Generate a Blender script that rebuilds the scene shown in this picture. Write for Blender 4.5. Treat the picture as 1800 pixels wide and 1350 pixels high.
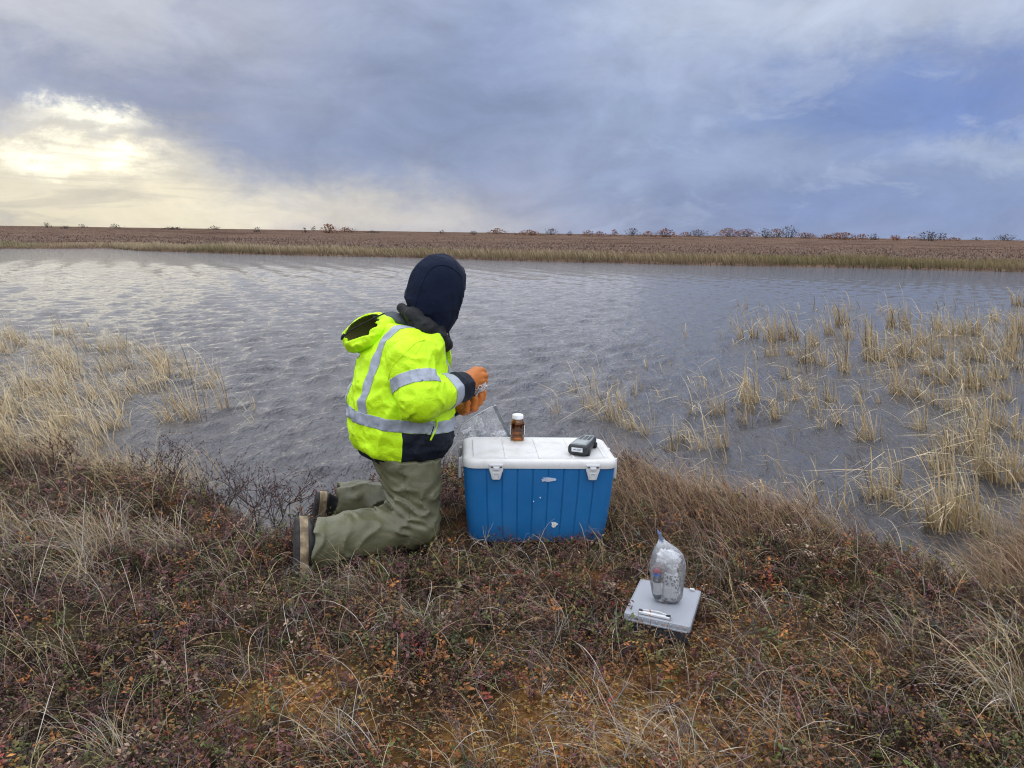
import bpy, bmesh, math, random
import numpy as np
from mathutils import Vector, Matrix

for _o in list(bpy.data.objects):
    bpy.data.objects.remove(_o)
random.seed(7)
RNG = np.random.default_rng(11)
scene = bpy.context.scene
COL = scene.collection

# ------------------------------------------------------------------ camera
FPX = 1352.0                    # focal length in pixels of an 1800 px wide frame
PITCH = math.atan((675 - 408) / FPX)
ROLL = math.atan(26 / 1800)
EYE = np.array([0.0, 0.0, 1.22])
FWD = np.array([0, math.cos(PITCH), -math.sin(PITCH)])
_U0 = np.array([0, math.sin(PITCH), math.cos(PITCH)])
_X = np.array([1.0, 0, 0])
CR = math.cos(ROLL) * _X + math.sin(ROLL) * _U0
CU = -math.sin(ROLL) * _X + math.cos(ROLL) * _U0
cam_data = bpy.data.cameras.new('camera')
cam_data.sensor_width = 36
cam_data.lens = 36 * FPX / 1800
cam_data.clip_start = 0.05
cam_data.clip_end = 6000
cam = bpy.data.objects.new('camera', cam_data)
COL.objects.link(cam)
cam.matrix_world = Matrix(((CR[0], CU[0], -FWD[0], 0), (CR[1], CU[1], -FWD[1], 0),
                           (CR[2], CU[2], -FWD[2], EYE[2]), (0, 0, 0, 1)))
scene.camera = cam


def ray(px, py):
    return FWD * FPX + CR * (px - 900) - CU * (py - 675)


def P(px, py, Y):
    d = ray(px, py)
    return EYE + d * (Y / d[1])


def G(px, py, z):
    d = ray(px, py)
    return EYE + d * ((z - EYE[2]) / d[2])


def srgb(r, g, b):
    return tuple((c / 255 / 12.92) if c / 255 <= 0.04045 else ((c / 255 + 0.055) / 1.055) ** 2.4 for c in (r, g, b))


# ------------------------------------------------------------------ view, world, sun
scene.view_settings.view_transform = 'Standard'
scene.view_settings.look = 'None'
scene.view_settings.gamma = 1
scene.view_settings.exposure = 0
scene.view_settings.use_curve_mapping = False
scene.render.engine = 'CYCLES'
scene.cycles.use_denoising = True
scene.cycles.denoiser = 'OPENIMAGEDENOISE'
scene.cycles.denoising_input_passes = 'RGB_ALBEDO_NORMAL'
scene.cycles.denoising_prefilter = 'ACCURATE'
scene.cycles.filter_width = 1.1
scene.cycles.max_bounces = 10
scene.cycles.transparent_max_bounces = 24
scene.cycles.sample_clamp_indirect = 6

SUN_AZ, SUN_EL = -28.0, 8.0     # degrees: left of the view axis, above the horizon

world = bpy.data.worlds.new('World')
scene.world = world
world.use_nodes = True


class NT:
    """tiny node-tree writer"""
    def __init__(self, tree):
        self.t = tree

    def n(self, kind, **kw):
        nd = self.t.nodes.new(kind)
        for k, v in kw.items():
            setattr(nd, k, v)
        return nd

    def put(self, sock, v):
        if hasattr(v, 'links') or hasattr(v, 'is_output'):
            self.t.links.new(v, sock)
        elif isinstance(v, (tuple, list)) and len(v) == 3 and sock.type == 'RGBA':
            sock.default_value = (*v, 1)
        else:
            sock.default_value = v

    def m(self, op, a, b=None, c=None, clamp=False):
        nd = self.n('ShaderNodeMath', operation=op, use_clamp=clamp)
        for i, v in enumerate((a, b, c)):
            if v is not None:
                self.put(nd.inputs[i], v)
        return nd.outputs[0]

    def mix(self, fac, a, b, blend='MIX'):
        nd = self.n('ShaderNodeMix', data_type='RGBA', blend_type=blend, clamp_factor=True)
        self.put(nd.inputs[0], fac)
        self.put(nd.inputs[6], a)
        self.put(nd.inputs[7], b)
        return nd.outputs[2]

    def noise(self, vec, scale, detail=3, rough=0.55, dist=0.0):
        nd = self.n('ShaderNodeTexNoise')
        nd.inputs['Scale'].default_value = scale
        nd.inputs['Detail'].default_value = detail
        nd.inputs['Roughness'].default_value = rough
        nd.inputs['Distortion'].default_value = dist
        if vec is not None:
            self.t.links.new(vec, nd.inputs['Vector'])
        return nd.outputs['Fac']

    def mapr(self, v, a, b, c=0.0, d=1.0, smooth=True):
        nd = self.n('ShaderNodeMapRange')
        nd.interpolation_type = 'SMOOTHSTEP' if smooth else 'LINEAR'
        self.put(nd.inputs[0], v)
        for i, x in zip((1, 2, 3, 4), (a, b, c, d)):
            nd.inputs[i].default_value = x
        return nd.outputs[0]

    def mapping(self, vec, scale=(1, 1, 1), loc=(0, 0, 0), rot=(0, 0, 0)):
        nd = self.n('ShaderNodeMapping')
        self.t.links.new(vec, nd.inputs[0])
        nd.inputs['Scale'].default_value = scale
        nd.inputs['Location'].default_value = loc
        nd.inputs['Rotation'].default_value = rot
        return nd.outputs[0]


def build_world():
    w = NT(world.node_tree)
    world.node_tree.nodes.clear()
    d = w.n('ShaderNodeTexCoord').outputs['Generated']
    sp = w.n('ShaderNodeSeparateXYZ')
    world.node_tree.links.new(d, sp.inputs[0])
    az = w.m('MULTIPLY', w.m('ARCTAN2', sp.outputs[0], sp.outputs[1]), 57.29578)
    el = w.m('MULTIPLY', w.m('ARCSINE', sp.outputs[2]), 57.29578)
    st = w.mapping(d, (1, 1, 1.8))
    wa = w.noise(st, 6.0, 8, 0.66, 0.3)
    wb = w.noise(w.mapping(d, (1, 1, 1.7), (3.1, 7.2, 1.4)), 8.0, 8, 0.66, 0.25)
    azw = w.m('MULTIPLY_ADD', w.m('SUBTRACT', wa, 0.5), 15.0, az)
    elw = w.m('MULTIPLY_ADD', w.m('SUBTRACT', wb, 0.5), 7.0, el)
    nis = w.n('ShaderNodeTexSky', sky_type='NISHITA')
    nis.sun_disc = False
    nis.sun_elevation = math.radians(SUN_EL)
    nis.sun_rotation = math.radians(SUN_AZ)
    base = w.mix(1.0, nis.outputs[0], (0.06, 0.06, 0.06), 'MULTIPLY')
    col = w.mix(0.90, base, srgb(152, 165, 196))

    def blob(px, py, sx, sy, c, s, gain=1.0, soft=False):
        nonlocal col
        r = ray(px, py)
        r = r / np.linalg.norm(r)
        a0 = math.degrees(math.atan2(r[0], r[1]))
        e0 = math.degrees(math.asin(r[2]))
        k = 0.0424
        A, E_ = (az, el) if soft else (azw, elw)
        u = w.m('MULTIPLY_ADD', A, 1 / (sx * k), -a0 / (sx * k))
        v = w.m('MULTIPLY_ADD', E_, 1 / (sy * k), -e0 / (sy * k))
        q = w.m('MULTIPLY_ADD', v, v, w.m('MULTIPLY', u, u))
        g = w.m('EXPONENT', w.m('MULTIPLY', q, -1.0))
        fac = w.m('MULTIPLY', g, s)
        cc = tuple(x * gain for x in srgb(*c))
        col = w.mix(fac, col, cc)

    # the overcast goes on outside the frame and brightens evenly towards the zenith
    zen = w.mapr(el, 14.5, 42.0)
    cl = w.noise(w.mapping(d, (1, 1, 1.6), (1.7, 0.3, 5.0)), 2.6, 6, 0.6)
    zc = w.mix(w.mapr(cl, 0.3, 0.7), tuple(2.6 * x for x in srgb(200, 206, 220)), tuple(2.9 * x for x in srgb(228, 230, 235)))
    # layout of the cloud field in view
    blob(650, 230, 420, 190, (139, 153, 187), 0.95)
    blob(1250, 200, 420, 140, (158, 174, 206), 0.55)
    blob(1500, 350, 520, 80, (132, 151, 194), 0.85)
    blob(900, 30, 110, 90, (150, 170, 212), 0.75)
    blob(1420, 10, 480, 70, (196, 206, 226), 0.9)
    blob(1080, 90, 150, 60, (176, 190, 217), 0.7)
    blob(1660, 170, 270, 80, (122, 147, 203), 0.92)
    blob(1380, 215, 160, 38, (134, 157, 203), 0.7)
    blob(1120, 205, 130, 45, (164, 181, 211), 0.75)
    blob(1000, 270, 120, 45, (160, 173, 200), 0.6)
    blob(1290, 285, 200, 34, (160, 177, 208), 0.75)
    blob(1765, 262, 110, 26, (182, 196, 219), 0.85)
    blob(1720, 320, 140, 40, (146, 164, 200), 0.7)
    blob(560, 90, 190, 80, (172, 182, 207), 0.8)
    blob(40, 10, 430, 130, (200, 203, 212), 0.92)
    blob(60, 330, 400, 95, (222, 216, 199), 0.95)
    blob(330, 368, 430, 52, (246, 236, 208), 0.97)
    blob(900, 330, 70, 80, (176, 178, 196), 0.6)
    blob(620, 385, 200, 24, (228, 220, 205), 0.75)
    blob(140, 262, 190, 50, (246, 238, 212), 0.75, 1.0)
    blob(30, 155, 120, 56, (158, 166, 189), 0.97)
    blob(180, 172, 150, 34, (172, 178, 194), 0.75)
    blob(340, 182, 200, 38, (152, 162, 188), 0.92)
    blob(480, 240, 150, 50, (150, 160, 188), 0.75)
    blob(130, 212, 85, 15, (255, 250, 226), 0.95, 1.35)
    blob(195, 288, 60, 18, (255, 246, 214), 1.0, 1.7)
    blob(35, 272, 70, 14, (255, 250, 226), 0.85, 1.3)
    # thin grey-beige bars of cloud across the glow
    bars = w.noise(w.mapping(d, (1, 1, 9.0), (0.2, 0.9, 0.1)), 5.0, 6, 0.6, 0.8)
    r_ = ray(150, 290) / np.linalg.norm(ray(150, 290))
    near = w.m('EXPONENT', w.m('MULTIPLY', w.m('POWER', w.m('MULTIPLY_ADD', az, 1 / 14.0, -math.degrees(math.atan2(r_[0], r_[1])) / 14.0), 2.0), -1.0))
    lowm = w.m('MULTIPLY', near, w.mapr(el, 9.0, 5.0))
    col = w.mix(w.m('MULTIPLY', lowm, w.mapr(bars, 0.46, 0.62, 0.0, 0.55)), col, srgb(205, 199, 186))
    # cumulus edges catching light on the right
    puff = w.noise(w.mapping(d, (1, 1, 2.0), (4.4, 1.2, 2.7)), 9.0, 9, 0.62, 0.5)
    rt = w.mapr(az, -4.0, 9.0)
    col = w.mix(w.m('MULTIPLY', rt, w.mapr(puff, 0.50, 0.64, 0.0, 0.42)), col, srgb(178, 192, 219))
    dk = w.noise(w.mapping(d, (1, 1, 2.4), (7.7, 3.2, 0.4)), 7.0, 8, 0.62, 0.4)
    col = w.mix(w.mapr(dk, 0.52, 0.68, 0.0, 0.28), col, srgb(138, 151, 186))
    blob(760, 200, 330, 150, (138, 153, 186), 0.85)
    blob(960, 60, 150, 70, (143, 161, 202), 0.7)
    blob(1340, 30, 330, 45, (190, 202, 223), 0.7)
    blob(1120, 120, 170, 38, (170, 184, 213), 0.5)
    blob(420, 150, 160, 60, (160, 169, 194), 0.6)
    # relief inside the clouds
    f1 = w.noise(w.mapping(d, (1, 1, 2.1), (0.4, 2.0, 0.7)), 7.5, 9, 0.62, 0.5)
    gain = w.mapr(f1, 0.28, 0.72, 0.86, 1.15, False)
    cg = w.n('ShaderNodeCombineXYZ')
    for i in range(3):
        world.node_tree.links.new(gain, cg.inputs[i])
    vm = w.n('ShaderNodeVectorMath', operation='MULTIPLY')
    world.node_tree.links.new(col, vm.inputs[0])
    world.node_tree.links.new(cg.outputs[0], vm.inputs[1])
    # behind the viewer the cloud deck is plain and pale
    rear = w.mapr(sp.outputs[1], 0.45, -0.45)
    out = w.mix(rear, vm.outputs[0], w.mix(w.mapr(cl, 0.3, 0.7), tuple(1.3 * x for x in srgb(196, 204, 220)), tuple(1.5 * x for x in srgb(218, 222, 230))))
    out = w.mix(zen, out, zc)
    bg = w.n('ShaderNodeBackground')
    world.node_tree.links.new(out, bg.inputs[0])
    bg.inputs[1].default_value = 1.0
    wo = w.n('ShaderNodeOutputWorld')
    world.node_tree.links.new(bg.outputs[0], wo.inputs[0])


build_world()
world.cycles.sampling_method = 'MANUAL'
world.cycles.sample_map_resolution = 512

sun_data = bpy.data.lights.new('sun', 'SUN')
sun_data.energy = 0.5
sun_data.angle = math.radians(75)
sun_data.color = (1.0, 0.93, 0.80)
sun = bpy.data.objects.new('sun', sun_data)
COL.objects.link(sun)
_a, _e = math.radians(SUN_AZ), math.radians(SUN_EL)
_sd = Vector((math.sin(_a) * math.cos(_e), math.cos(_a) * math.cos(_e), math.sin(_e)))
sun.rotation_euler = _sd.to_track_quat('Z', 'Y').to_euler()

# ------------------------------------------------------------------ helpers
def mesh_np(name, V, Fs, col=None, smooth=True, mats=()):
    """V (n,3); Fs (m,3) or (m,4) int array or list of arrays"""
    me = bpy.data.meshes.new(name)
    V = np.asarray(V, np.float32)
    groups = Fs if isinstance(Fs, (list, tuple)) else [Fs]
    groups = [np.asarray(g, np.int32) for g in groups if len(g)]
    loops = np.concatenate([g.ravel() for g in groups])
    tot = np.concatenate([np.full(len(g), g.shape[1], np.int32) for g in groups])
    start = np.concatenate([[0], np.cumsum(tot)[:-1]]).astype(np.int32)
    me.vertices.add(len(V))
    me.vertices.foreach_set('co', V.ravel())
    me.loops.add(len(loops))
    me.loops.foreach_set('vertex_index', loops)
    me.polygons.add(len(tot))
    me.polygons.foreach_set('loop_start', start)
    me.polygons.foreach_set('loop_total', tot)
    me.polygons.foreach_set('use_smooth', np.full(len(tot), smooth, bool))
    if col is not None:
        ca = me.color_attributes.new('Col', 'FLOAT_COLOR', 'POINT')
        c4 = np.ones((len(V), 4), np.float32)
        c4[:, :3] = col
        ca.data.foreach_set('color', c4.ravel())
    me.update(calc_edges=True)
    for m_ in mats:
        me.materials.append(m_)
    return me


def add(name, me, parent=None, mat=None, loc=None):
    o = bpy.data.objects.new(name, me)
    COL.objects.link(o)
    if mat is not None and me is not None:
        if len(me.materials) == 0:
            me.materials.append(mat)
        else:
            me.materials[0] = mat
    if parent is not None:
        o.parent = parent
    if loc is not None:
        o.location = loc
    return o


def tag(o, label=None, cat=None, group=None, kind=None):
    if label:
        o['label'] = label
    if cat:
        o['category'] = cat
    if group:
        o['group'] = group
    if kind:
        o['kind'] = kind
    return o


def empty(name, loc=(0, 0, 0), mat=None):
    o = bpy.data.objects.new(name, None)
    COL.objects.link(o)
    o.empty_display_size = 0.05
    if mat is not None:
        o.matrix_world = mat
    else:
        o.location = loc
    return o


def bm_obj(name, bm, mat, parent=None, smooth=True):
    me = bpy.data.meshes.new(name)
    bm.normal_update()
    bm.to_mesh(me)
    bm.free()
    if smooth:
        me.polygons.foreach_set('use_smooth', np.ones(len(me.polygons), bool))
    return add(name, me, parent, mat)


def sharp(o, deg=35):
    """smooth shading with hard edges kept"""
    me = o.data
    me.polygons.foreach_set('use_smooth', np.ones(len(me.polygons), bool))
    me.set_sharp_from_angle(angle=math.radians(deg))
    return o


def fbox(name, c, s, mat, parent=None, bev=0.002, rot=None):
    bm = bmesh.new()
    bmesh.ops.create_cube(bm, size=1)
    for v in bm.verts:
        v.co = Vector((v.co.x * s[0], v.co.y * s[1], v.co.z * s[2]))
    if bev:
        bmesh.ops.bevel(bm, geom=bm.edges[:], offset=bev, segments=2, affect='EDGES', profile=0.6)
    if rot is not None:
        bmesh.ops.rotate(bm, verts=bm.verts, matrix=rot)
    bmesh.ops.translate(bm, verts=bm.verts, vec=Vector(c))
    return sharp(bm_obj(name, bm, mat, parent))


def loft(rings, close0=True, close1=True):
    """rings: list of (n,3) arrays, closed loops"""
    n = len(rings[0])
    V = np.concatenate(rings)
    q = []
    j = np.arange(n)
    for i in range(len(rings) - 1):
        a = i * n
        q.append(np.stack([a + j, a + (j + 1) % n, a + n + (j + 1) % n, a + n + j], 1))
    groups = [np.concatenate(q)]
    tri = []
    if close0:
        V = np.vstack([V, rings[0].mean(0)])
        c = len(V) - 1
        tri.append(np.stack([(j + 1) % n, j, np.full(n, c)], 1))
    if close1:
        V = np.vstack([V, rings[-1].mean(0)])
        c = len(V) - 1
        a = (len(rings) - 1) * n
        tri.append(np.stack([a + j, a + (j + 1) % n, np.full(n, c)], 1))
    if tri:
        groups.append(np.concatenate(tri))
    return V, groups


def lathe(profile, n=40, cap0=True, cap1=True):
    t = np.linspace(0, 2 * np.pi, n, endpoint=False)
    rings = [np.stack([r * np.cos(t), r * np.sin(t), np.full(n, z)], 1) for r, z in profile]
    return loft(rings, cap0, cap1)


def tube(pts, rad, n=8):
    """tapered tube through pts"""
    pts = np.asarray(pts, float)
    rad = np.broadcast_to(np.asarray(rad, float), (len(pts),))
    t = np.gradient(pts, axis=0)
    t /= np.linalg.norm(t, axis=1)[:, None] + 1e-9
    ref = np.array([0.31, 0.17, 0.93])
    a = np.linspace(0, 2 * np.pi, n, endpoint=False)
    rings = []
    for p, d, r in zip(pts, t, rad):
        u = np.cross(d, ref)
        u /= np.linalg.norm(u) + 1e-9
        v = np.cross(d, u)
        rings.append(p + r * (np.cos(a)[:, None] * u + np.sin(a)[:, None] * v))
    return loft(rings)


def spline(pts, n=24):
    """Catmull-Rom through pts"""
    pts = np.asarray(pts, float)
    p = np.vstack([2 * pts[0] - pts[1], pts, 2 * pts[-1] - pts[-2]])
    out = []
    seg = len(pts) - 1
    for s in np.linspace(0, seg - 1e-6, n):
        i = int(s)
        t = s - i
        a, b, c, d = p[i], p[i + 1], p[i + 2], p[i + 3]
        out.append(0.5 * (2 * b + (c - a) * t + (2 * a - 5 * b + 4 * c - d) * t * t + (3 * b - a - 3 * c + d) * t ** 3))
    return np.array(out)


_TAB = np.random.default_rng(5).random((64, 64, 64)).astype(np.float32)


def vnoise(p):
    """value noise, p (...,3) -> 0..1"""
    p = np.asarray(p)
    i = np.floor(p).astype(int)
    f = p - i
    f = f * f * (3 - 2 * f)
    i0 = i & 63
    i1 = (i + 1) & 63
    x0, y0, z0 = i0[..., 0], i0[..., 1], i0[..., 2]
    x1, y1, z1 = i1[..., 0], i1[..., 1], i1[..., 2]
    fx, fy, fz = f[..., 0], f[..., 1], f[..., 2]
    T = _TAB
    a = T[x0, y0, z0] * (1 - fx) + T[x1, y0, z0] * fx
    b = T[x0, y1, z0] * (1 - fx) + T[x1, y1, z0] * fx
    c = T[x0, y0, z1] * (1 - fx) + T[x1, y0, z1] * fx
    d = T[x0, y1, z1] * (1 - fx) + T[x1, y1, z1] * fx
    return (a * (1 - fy) + b * fy) * (1 - fz) + (c * (1 - fy) + d * fy) * fz


def fbm(p, oct=3, gain=0.5):
    s, a, tot = 0, 1.0, 0
    p = np.asarray(p, float)
    for k in range(oct):
        s = s + a * vnoise(p * 2.03 ** k + 17.3 * k)
        tot += a
        a *= gain
    return s / tot


def fbm2(x, y, sc, oct=3, seed=0.0):
    return fbm(np.stack([x * sc + seed, y * sc + 1.7 * seed, np.zeros_like(x) + 0.37 + seed], -1), oct)


# ------------------------------------------------------------------ materials
def pm(name, color, rough=0.6, spec=0.4, var=0.0, vscale=20, bump=0.0, bscale=60, metal=0.0, color2=None, detail=4, **kw):
    """procedural principled material with a little colour variation and relief"""
    m = bpy.data.materials.new(name)
    m.use_nodes = True
    t = NT(m.node_tree)
    b = m.node_tree.nodes['Principled BSDF']
    b.inputs['Roughness'].default_value = rough
    b.inputs['Specular IOR Level'].default_value = spec
    b.inputs['Metallic'].default_value = metal
    tc = t.n('ShaderNodeTexCoord').outputs['Object']
    if var > 0 or color2 is not None:
        f = t.noise(tc, vscale, detail)
        c2 = color2 if color2 is not None else tuple(c * (1 - var) for c in color)
        c = t.mix(t.mapr(f, 0.35, 0.65), color, c2)
        t.put(b.inputs['Base Color'], c)
    else:
        b.inputs['Base Color'].default_value = (*color, 1)
    if bump > 0:
        bn = t.n('ShaderNodeBump')
        bn.inputs['Strength'].default_value = bump
        bn.inputs['Distance'].default_value = 0.01
        t.put(bn.inputs['Height'], t.noise(tc, bscale, 5))
        m.node_tree.links.new(bn.outputs[0], b.inputs['Normal'])
    for k, v in kw.items():
        b.inputs[k].default_value = v
    return m


def plant_mat(name, trans=0.25, rough=0.7, spec=0.2):
    """colour from the plants' own colour attribute, thin-leaf translucency"""
    m = bpy.data.materials.new(name)
    m.use_nodes = True
    t = NT(m.node_tree)
    b = m.node_tree.nodes['Principled BSDF']
    b.inputs['Roughness'].default_value = rough
    b.inputs['Specular IOR Level'].default_value = spec
    at = t.n('ShaderNodeAttribute', attribute_name='Col')
    m.node_tree.links.new(at.outputs['Color'], b.inputs['Base Color'])
    tr = t.n('ShaderNodeBsdfTranslucent')
    m.node_tree.links.new(at.outputs['Color'], tr.inputs[0])
    mx = t.n('ShaderNodeMixShader')
    mx.inputs[0].default_value = trans
    m.node_tree.links.new(b.outputs[0], mx.inputs[1])
    m.node_tree.links.new(tr.outputs[0], mx.inputs[2])
    m.node_tree.links.new(mx.outputs[0], m.node_tree.nodes['Material Output'].inputs[0])
    return m


def film_mat(name, haze=0.10, tint=(0.9, 0.92, 0.95), rough=0.12, rim=0.75):
    """thin clear plastic film: sees through, shines, a little milky"""
    m = bpy.data.materials.new(name)
    m.use_nodes = True
    nt = m.node_tree
    nt.nodes.clear()
    t = NT(nt)
    tc = t.n('ShaderNodeTexCoord').outputs['Object']
    bn = t.n('ShaderNodeBump')
    bn.inputs['Strength'].default_value = 0.5
    bn.inputs['Distance'].default_value = 0.01
    t.put(bn.inputs['Height'], t.noise(tc, 38, 4, 0.6, 1.2))
    tr = t.n('ShaderNodeBsdfTransparent')
    gl = t.n('ShaderNodeBsdfGlossy')
    gl.inputs['Roughness'].default_value = rough
    nt.links.new(bn.outputs[0], gl.inputs['Normal'])
    df = t.n('ShaderNodeBsdfDiffuse')
    df.inputs[0].default_value = (*tint, 1)
    tl = t.n('ShaderNodeBsdfTranslucent')
    tl.inputs[0].default_value = (*tint, 1)
    dm = t.n('ShaderNodeMixShader')
    dm.inputs[0].default_value = 0.5
    nt.links.new(df.outputs[0], dm.inputs[1])
    nt.links.new(tl.outputs[0], dm.inputs[2])
    fr = t.n('ShaderNodeFresnel')
    fr.inputs[0].default_value = 1.5
    nt.links.new(bn.outputs[0], fr.inputs['Normal'])
    m1 = t.n('ShaderNodeMixShader')
    t.put(m1.inputs[0], t.m('MULTIPLY', fr.outputs[0], rim, clamp=True))
    nt.links.new(tr.outputs[0], m1.inputs[1])
    nt.links.new(gl.outputs[0], m1.inputs[2])
    m2 = t.n('ShaderNodeMixShader')
    wr = t.noise(tc, 22, 5, 0.65, 1.5)
    t.put(m2.inputs[0], t.mapr(wr, 0.45, 0.75, haze * 0.5, haze * 2.6))
    nt.links.new(m1.outputs[0], m2.inputs[1])
    nt.links.new(dm.outputs[0], m2.inputs[2])
    o = t.n('ShaderNodeOutputMaterial')
    nt.links.new(m2.outputs[0], o.inputs[0])
    return m

# ================================================================== SETTING
WATER_Z = -0.18
# visible edge of the near bank, as seen at about plant height
_sh = [(-500, 745), (-250, 752), (0, 770), (120, 792), (230, 815), (330, 838), (420, 868), (470, 905), (505, 915), (545, 885),
       (600, 852), (680, 828), (800, 792), (960, 792), (1090, 800), (1180, 832), (1290, 862), (1410, 893), (1500, 925),
       (1580, 968), (1650, 1010), (1700, 1015), (1730, 965), (1790, 915), (1900, 890), (2100, 870), (2400, 850)]
_shw = np.array([G(a, b, 0.0)[:2] for a, b in _sh])
_shw = _shw[np.argsort(_shw[:, 0])]
_shx = np.concatenate([[-60, -12], _shw[:, 0], [12, 60]])
_shy = np.concatenate([[4.5, 5.0], _shw[:, 1], [4.2, 3.5]])


def shore_y(x):
    return np.interp(x, _shx, _shy)


def sstep(a, b, x):
    t = np.clip((x - a) / (b - a), 0, 1)
    return t * t * (3 - 2 * t)


# where the things press the ground flat: x, y, radius, depth
FLAT = [(0.11, 3.08, 0.42, -0.03), (0.505, 2.33, 0.26, -0.035), (-0.45, 2.9, 0.40, -0.03), (-0.76, 2.62, 0.2, -0.02)]


def ground_z(x, y):
    x = np.asarray(x, float)
    y = np.asarray(y, float)
    d = shore_y(x) - y + 0.10 * (fbm2(x, y, 2.2, 2, 3.0) - 0.5)
    z = -0.55 + 0.32 * sstep(-0.9, -0.05, d) + 0.23 * sstep(-0.10, 0.32, d)
    land = sstep(0.0, 0.5, d)
    calm = 1.0
    sink = 0.0
    for fx, fy, fr, fz in FLAT:
        g = np.exp(-(((x - fx) ** 2 + (y - fy) ** 2) / fr ** 2) ** 1.5)
        calm = calm * (1 - g)
        sink = sink + g * fz
    z = z + sink
    z = z + calm * land * (0.15 * (fbm2(x, y, 1.5, 3, 9.0) - 0.5) + 0.12 * (fbm2(x, y, 5.0, 2, 4.0) - 0.5))
    return z


def zone(x, y, cx, cy, sx, sy):
    return np.exp(-((x - cx) / sx) ** 2 - ((y - cy) / sy) ** 2)


def ochre(x, y):
    o = 0.95 * zone(x, y, -0.05, 1.62, 0.42, 0.22) + 0.8 * zone(x, y, 0.30, 1.95, 0.35, 0.20) + 0.9 * zone(x, y, -0.55, 1.85, 0.22, 0.2) \
        + 0.8 * zone(x, y, 0.55, 1.70, 0.3, 0.25) + 0.7 * zone(x, y, -0.78, 3.05, 0.12, 0.12) + 0.5 * zone(x, y, 0.75, 2.3, 0.3, 0.25) + 0.5 * zone(x, y, 0.55, 3.1, 0.15, 0.15) \
        + 0.35 * zone(x, y, 1.0, 2.1, 0.3, 0.2)
    return np.clip(o * (0.45 + 1.1 * fbm2(x, y, 4.0, 3, 7.0)), 0, 1)


# --- near bank: the ground sheet
def build_ground():
    xs = np.concatenate([np.linspace(-60, -5.2, 22), np.arange(-5, 5.001, 0.035), np.linspace(5.2, 60, 22)])
    ys = np.concatenate([np.linspace(-40, 0.0, 16), np.arange(0.2, 6.2, 0.035), np.linspace(6.4, 12, 8)])
    X, Y = np.meshgrid(xs, ys, indexing='ij')
    Z = ground_z(X, Y)
    V = np.stack([X, Y, Z], -1).reshape(-1, 3)
    nx, ny = X.shape
    i, j = np.meshgrid(np.arange(nx - 1), np.arange(ny - 1), indexing='ij')
    a = (i * ny + j).ravel()
    Fq = np.stack([a, a + ny, a + ny + 1, a + 1], 1)
    m = bpy.data.materials.new('peat_and_moss')
    m.use_nodes = True
    t = NT(m.node_tree)
    b = m.node_tree.nodes['Principled BSDF']
    b.inputs['Roughness'].default_value = 0.95
    b.inputs['Specular IOR Level'].default_value = 0.15
    tc = t.n('ShaderNodeTexCoord').outputs['Object']
    c = t.mix(t.mapr(t.noise(tc, 30, 6, 0.7), 0.35, 0.65), (0.014, 0.009, 0.006), (0.055, 0.032, 0.019))
    c = t.mix(t.mapr(t.noise(tc, 3.0, 4), 0.5, 0.62), c, (0.060, 0.050, 0.018))
    c = t.mix(t.m('MULTIPLY', t.mapr(t.noise(tc, 2.2, 3), 0.56, 0.66), 0.8), c, (0.17, 0.075, 0.022))
    t.put(b.inputs['Base Color'], c)
    bn = t.n('ShaderNodeBump')
    bn.inputs['Strength'].default_value = 1.0
    bn.inputs['Distance'].default_value = 0.02
    t.put(bn.inputs['Height'], t.noise(tc, 70, 8, 0.7))
    m.node_tree.links.new(bn.outputs[0], b.inputs['Normal'])
    at = t.n('ShaderNodeAttribute', attribute_name='Col')
    sep = t.n('ShaderNodeSeparateColor')
    m.node_tree.links.new(at.outputs['Color'], sep.inputs[0])
    mo = t.mix(t.mapr(t.noise(tc, 45, 6, 0.7), 0.35, 0.65), (0.15, 0.062, 0.020), (0.32, 0.17, 0.045))
    c = t.mix(t.m('MULTIPLY', t.m('ADD', sep.outputs[0], t.m('MULTIPLY', t.m('SUBTRACT', t.noise(tc, 25, 4), 0.5), 0.8)), sep.outputs[0], clamp=True), c, mo)
    t.put(b.inputs['Base Color'], c)
    oc = ochre(V[:, 0], V[:, 1])
    tag(add('ground', mesh_np('ground', V, Fq, np.stack([oc, oc, oc], 1)), None, m), 'peaty tundra bank in the foreground', None, None, 'structure')


build_ground()

# --- far bank
_fs = [(-900, 436), (-400, 437), (0, 437), (130, 437), (190, 436.5), (250, 441), (450, 447), (730, 453), (900, 458), (1200, 465), (1500, 470.5),
       (1800, 478), (2300, 492)]
_fsw = np.array([G(a, b, WATER_Z)[:2] for a, b in _fs])
FSX = np.concatenate([[-400], _fsw[:, 0], [400]])
FSY = np.concatenate([[60], _fsw[:, 1], [20]])


def far_shore(x):
    return np.interp(x, FSX, FSY)


def far_z(x, y):
    d = y - far_shore(x)
    z = -0.6 + 0.50 * sstep(-2.0, 0.6, d) + 0.25 * sstep(0.2, 5.0, d) + 0.80 * sstep(5, 110, d) \
        - 2.5 * sstep(150, 600, d)
    z = z + sstep(3, 20, d) * 0.22 * (fbm2(x, y, 0.09, 3, 2.0) - 0.5)
    return z


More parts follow.
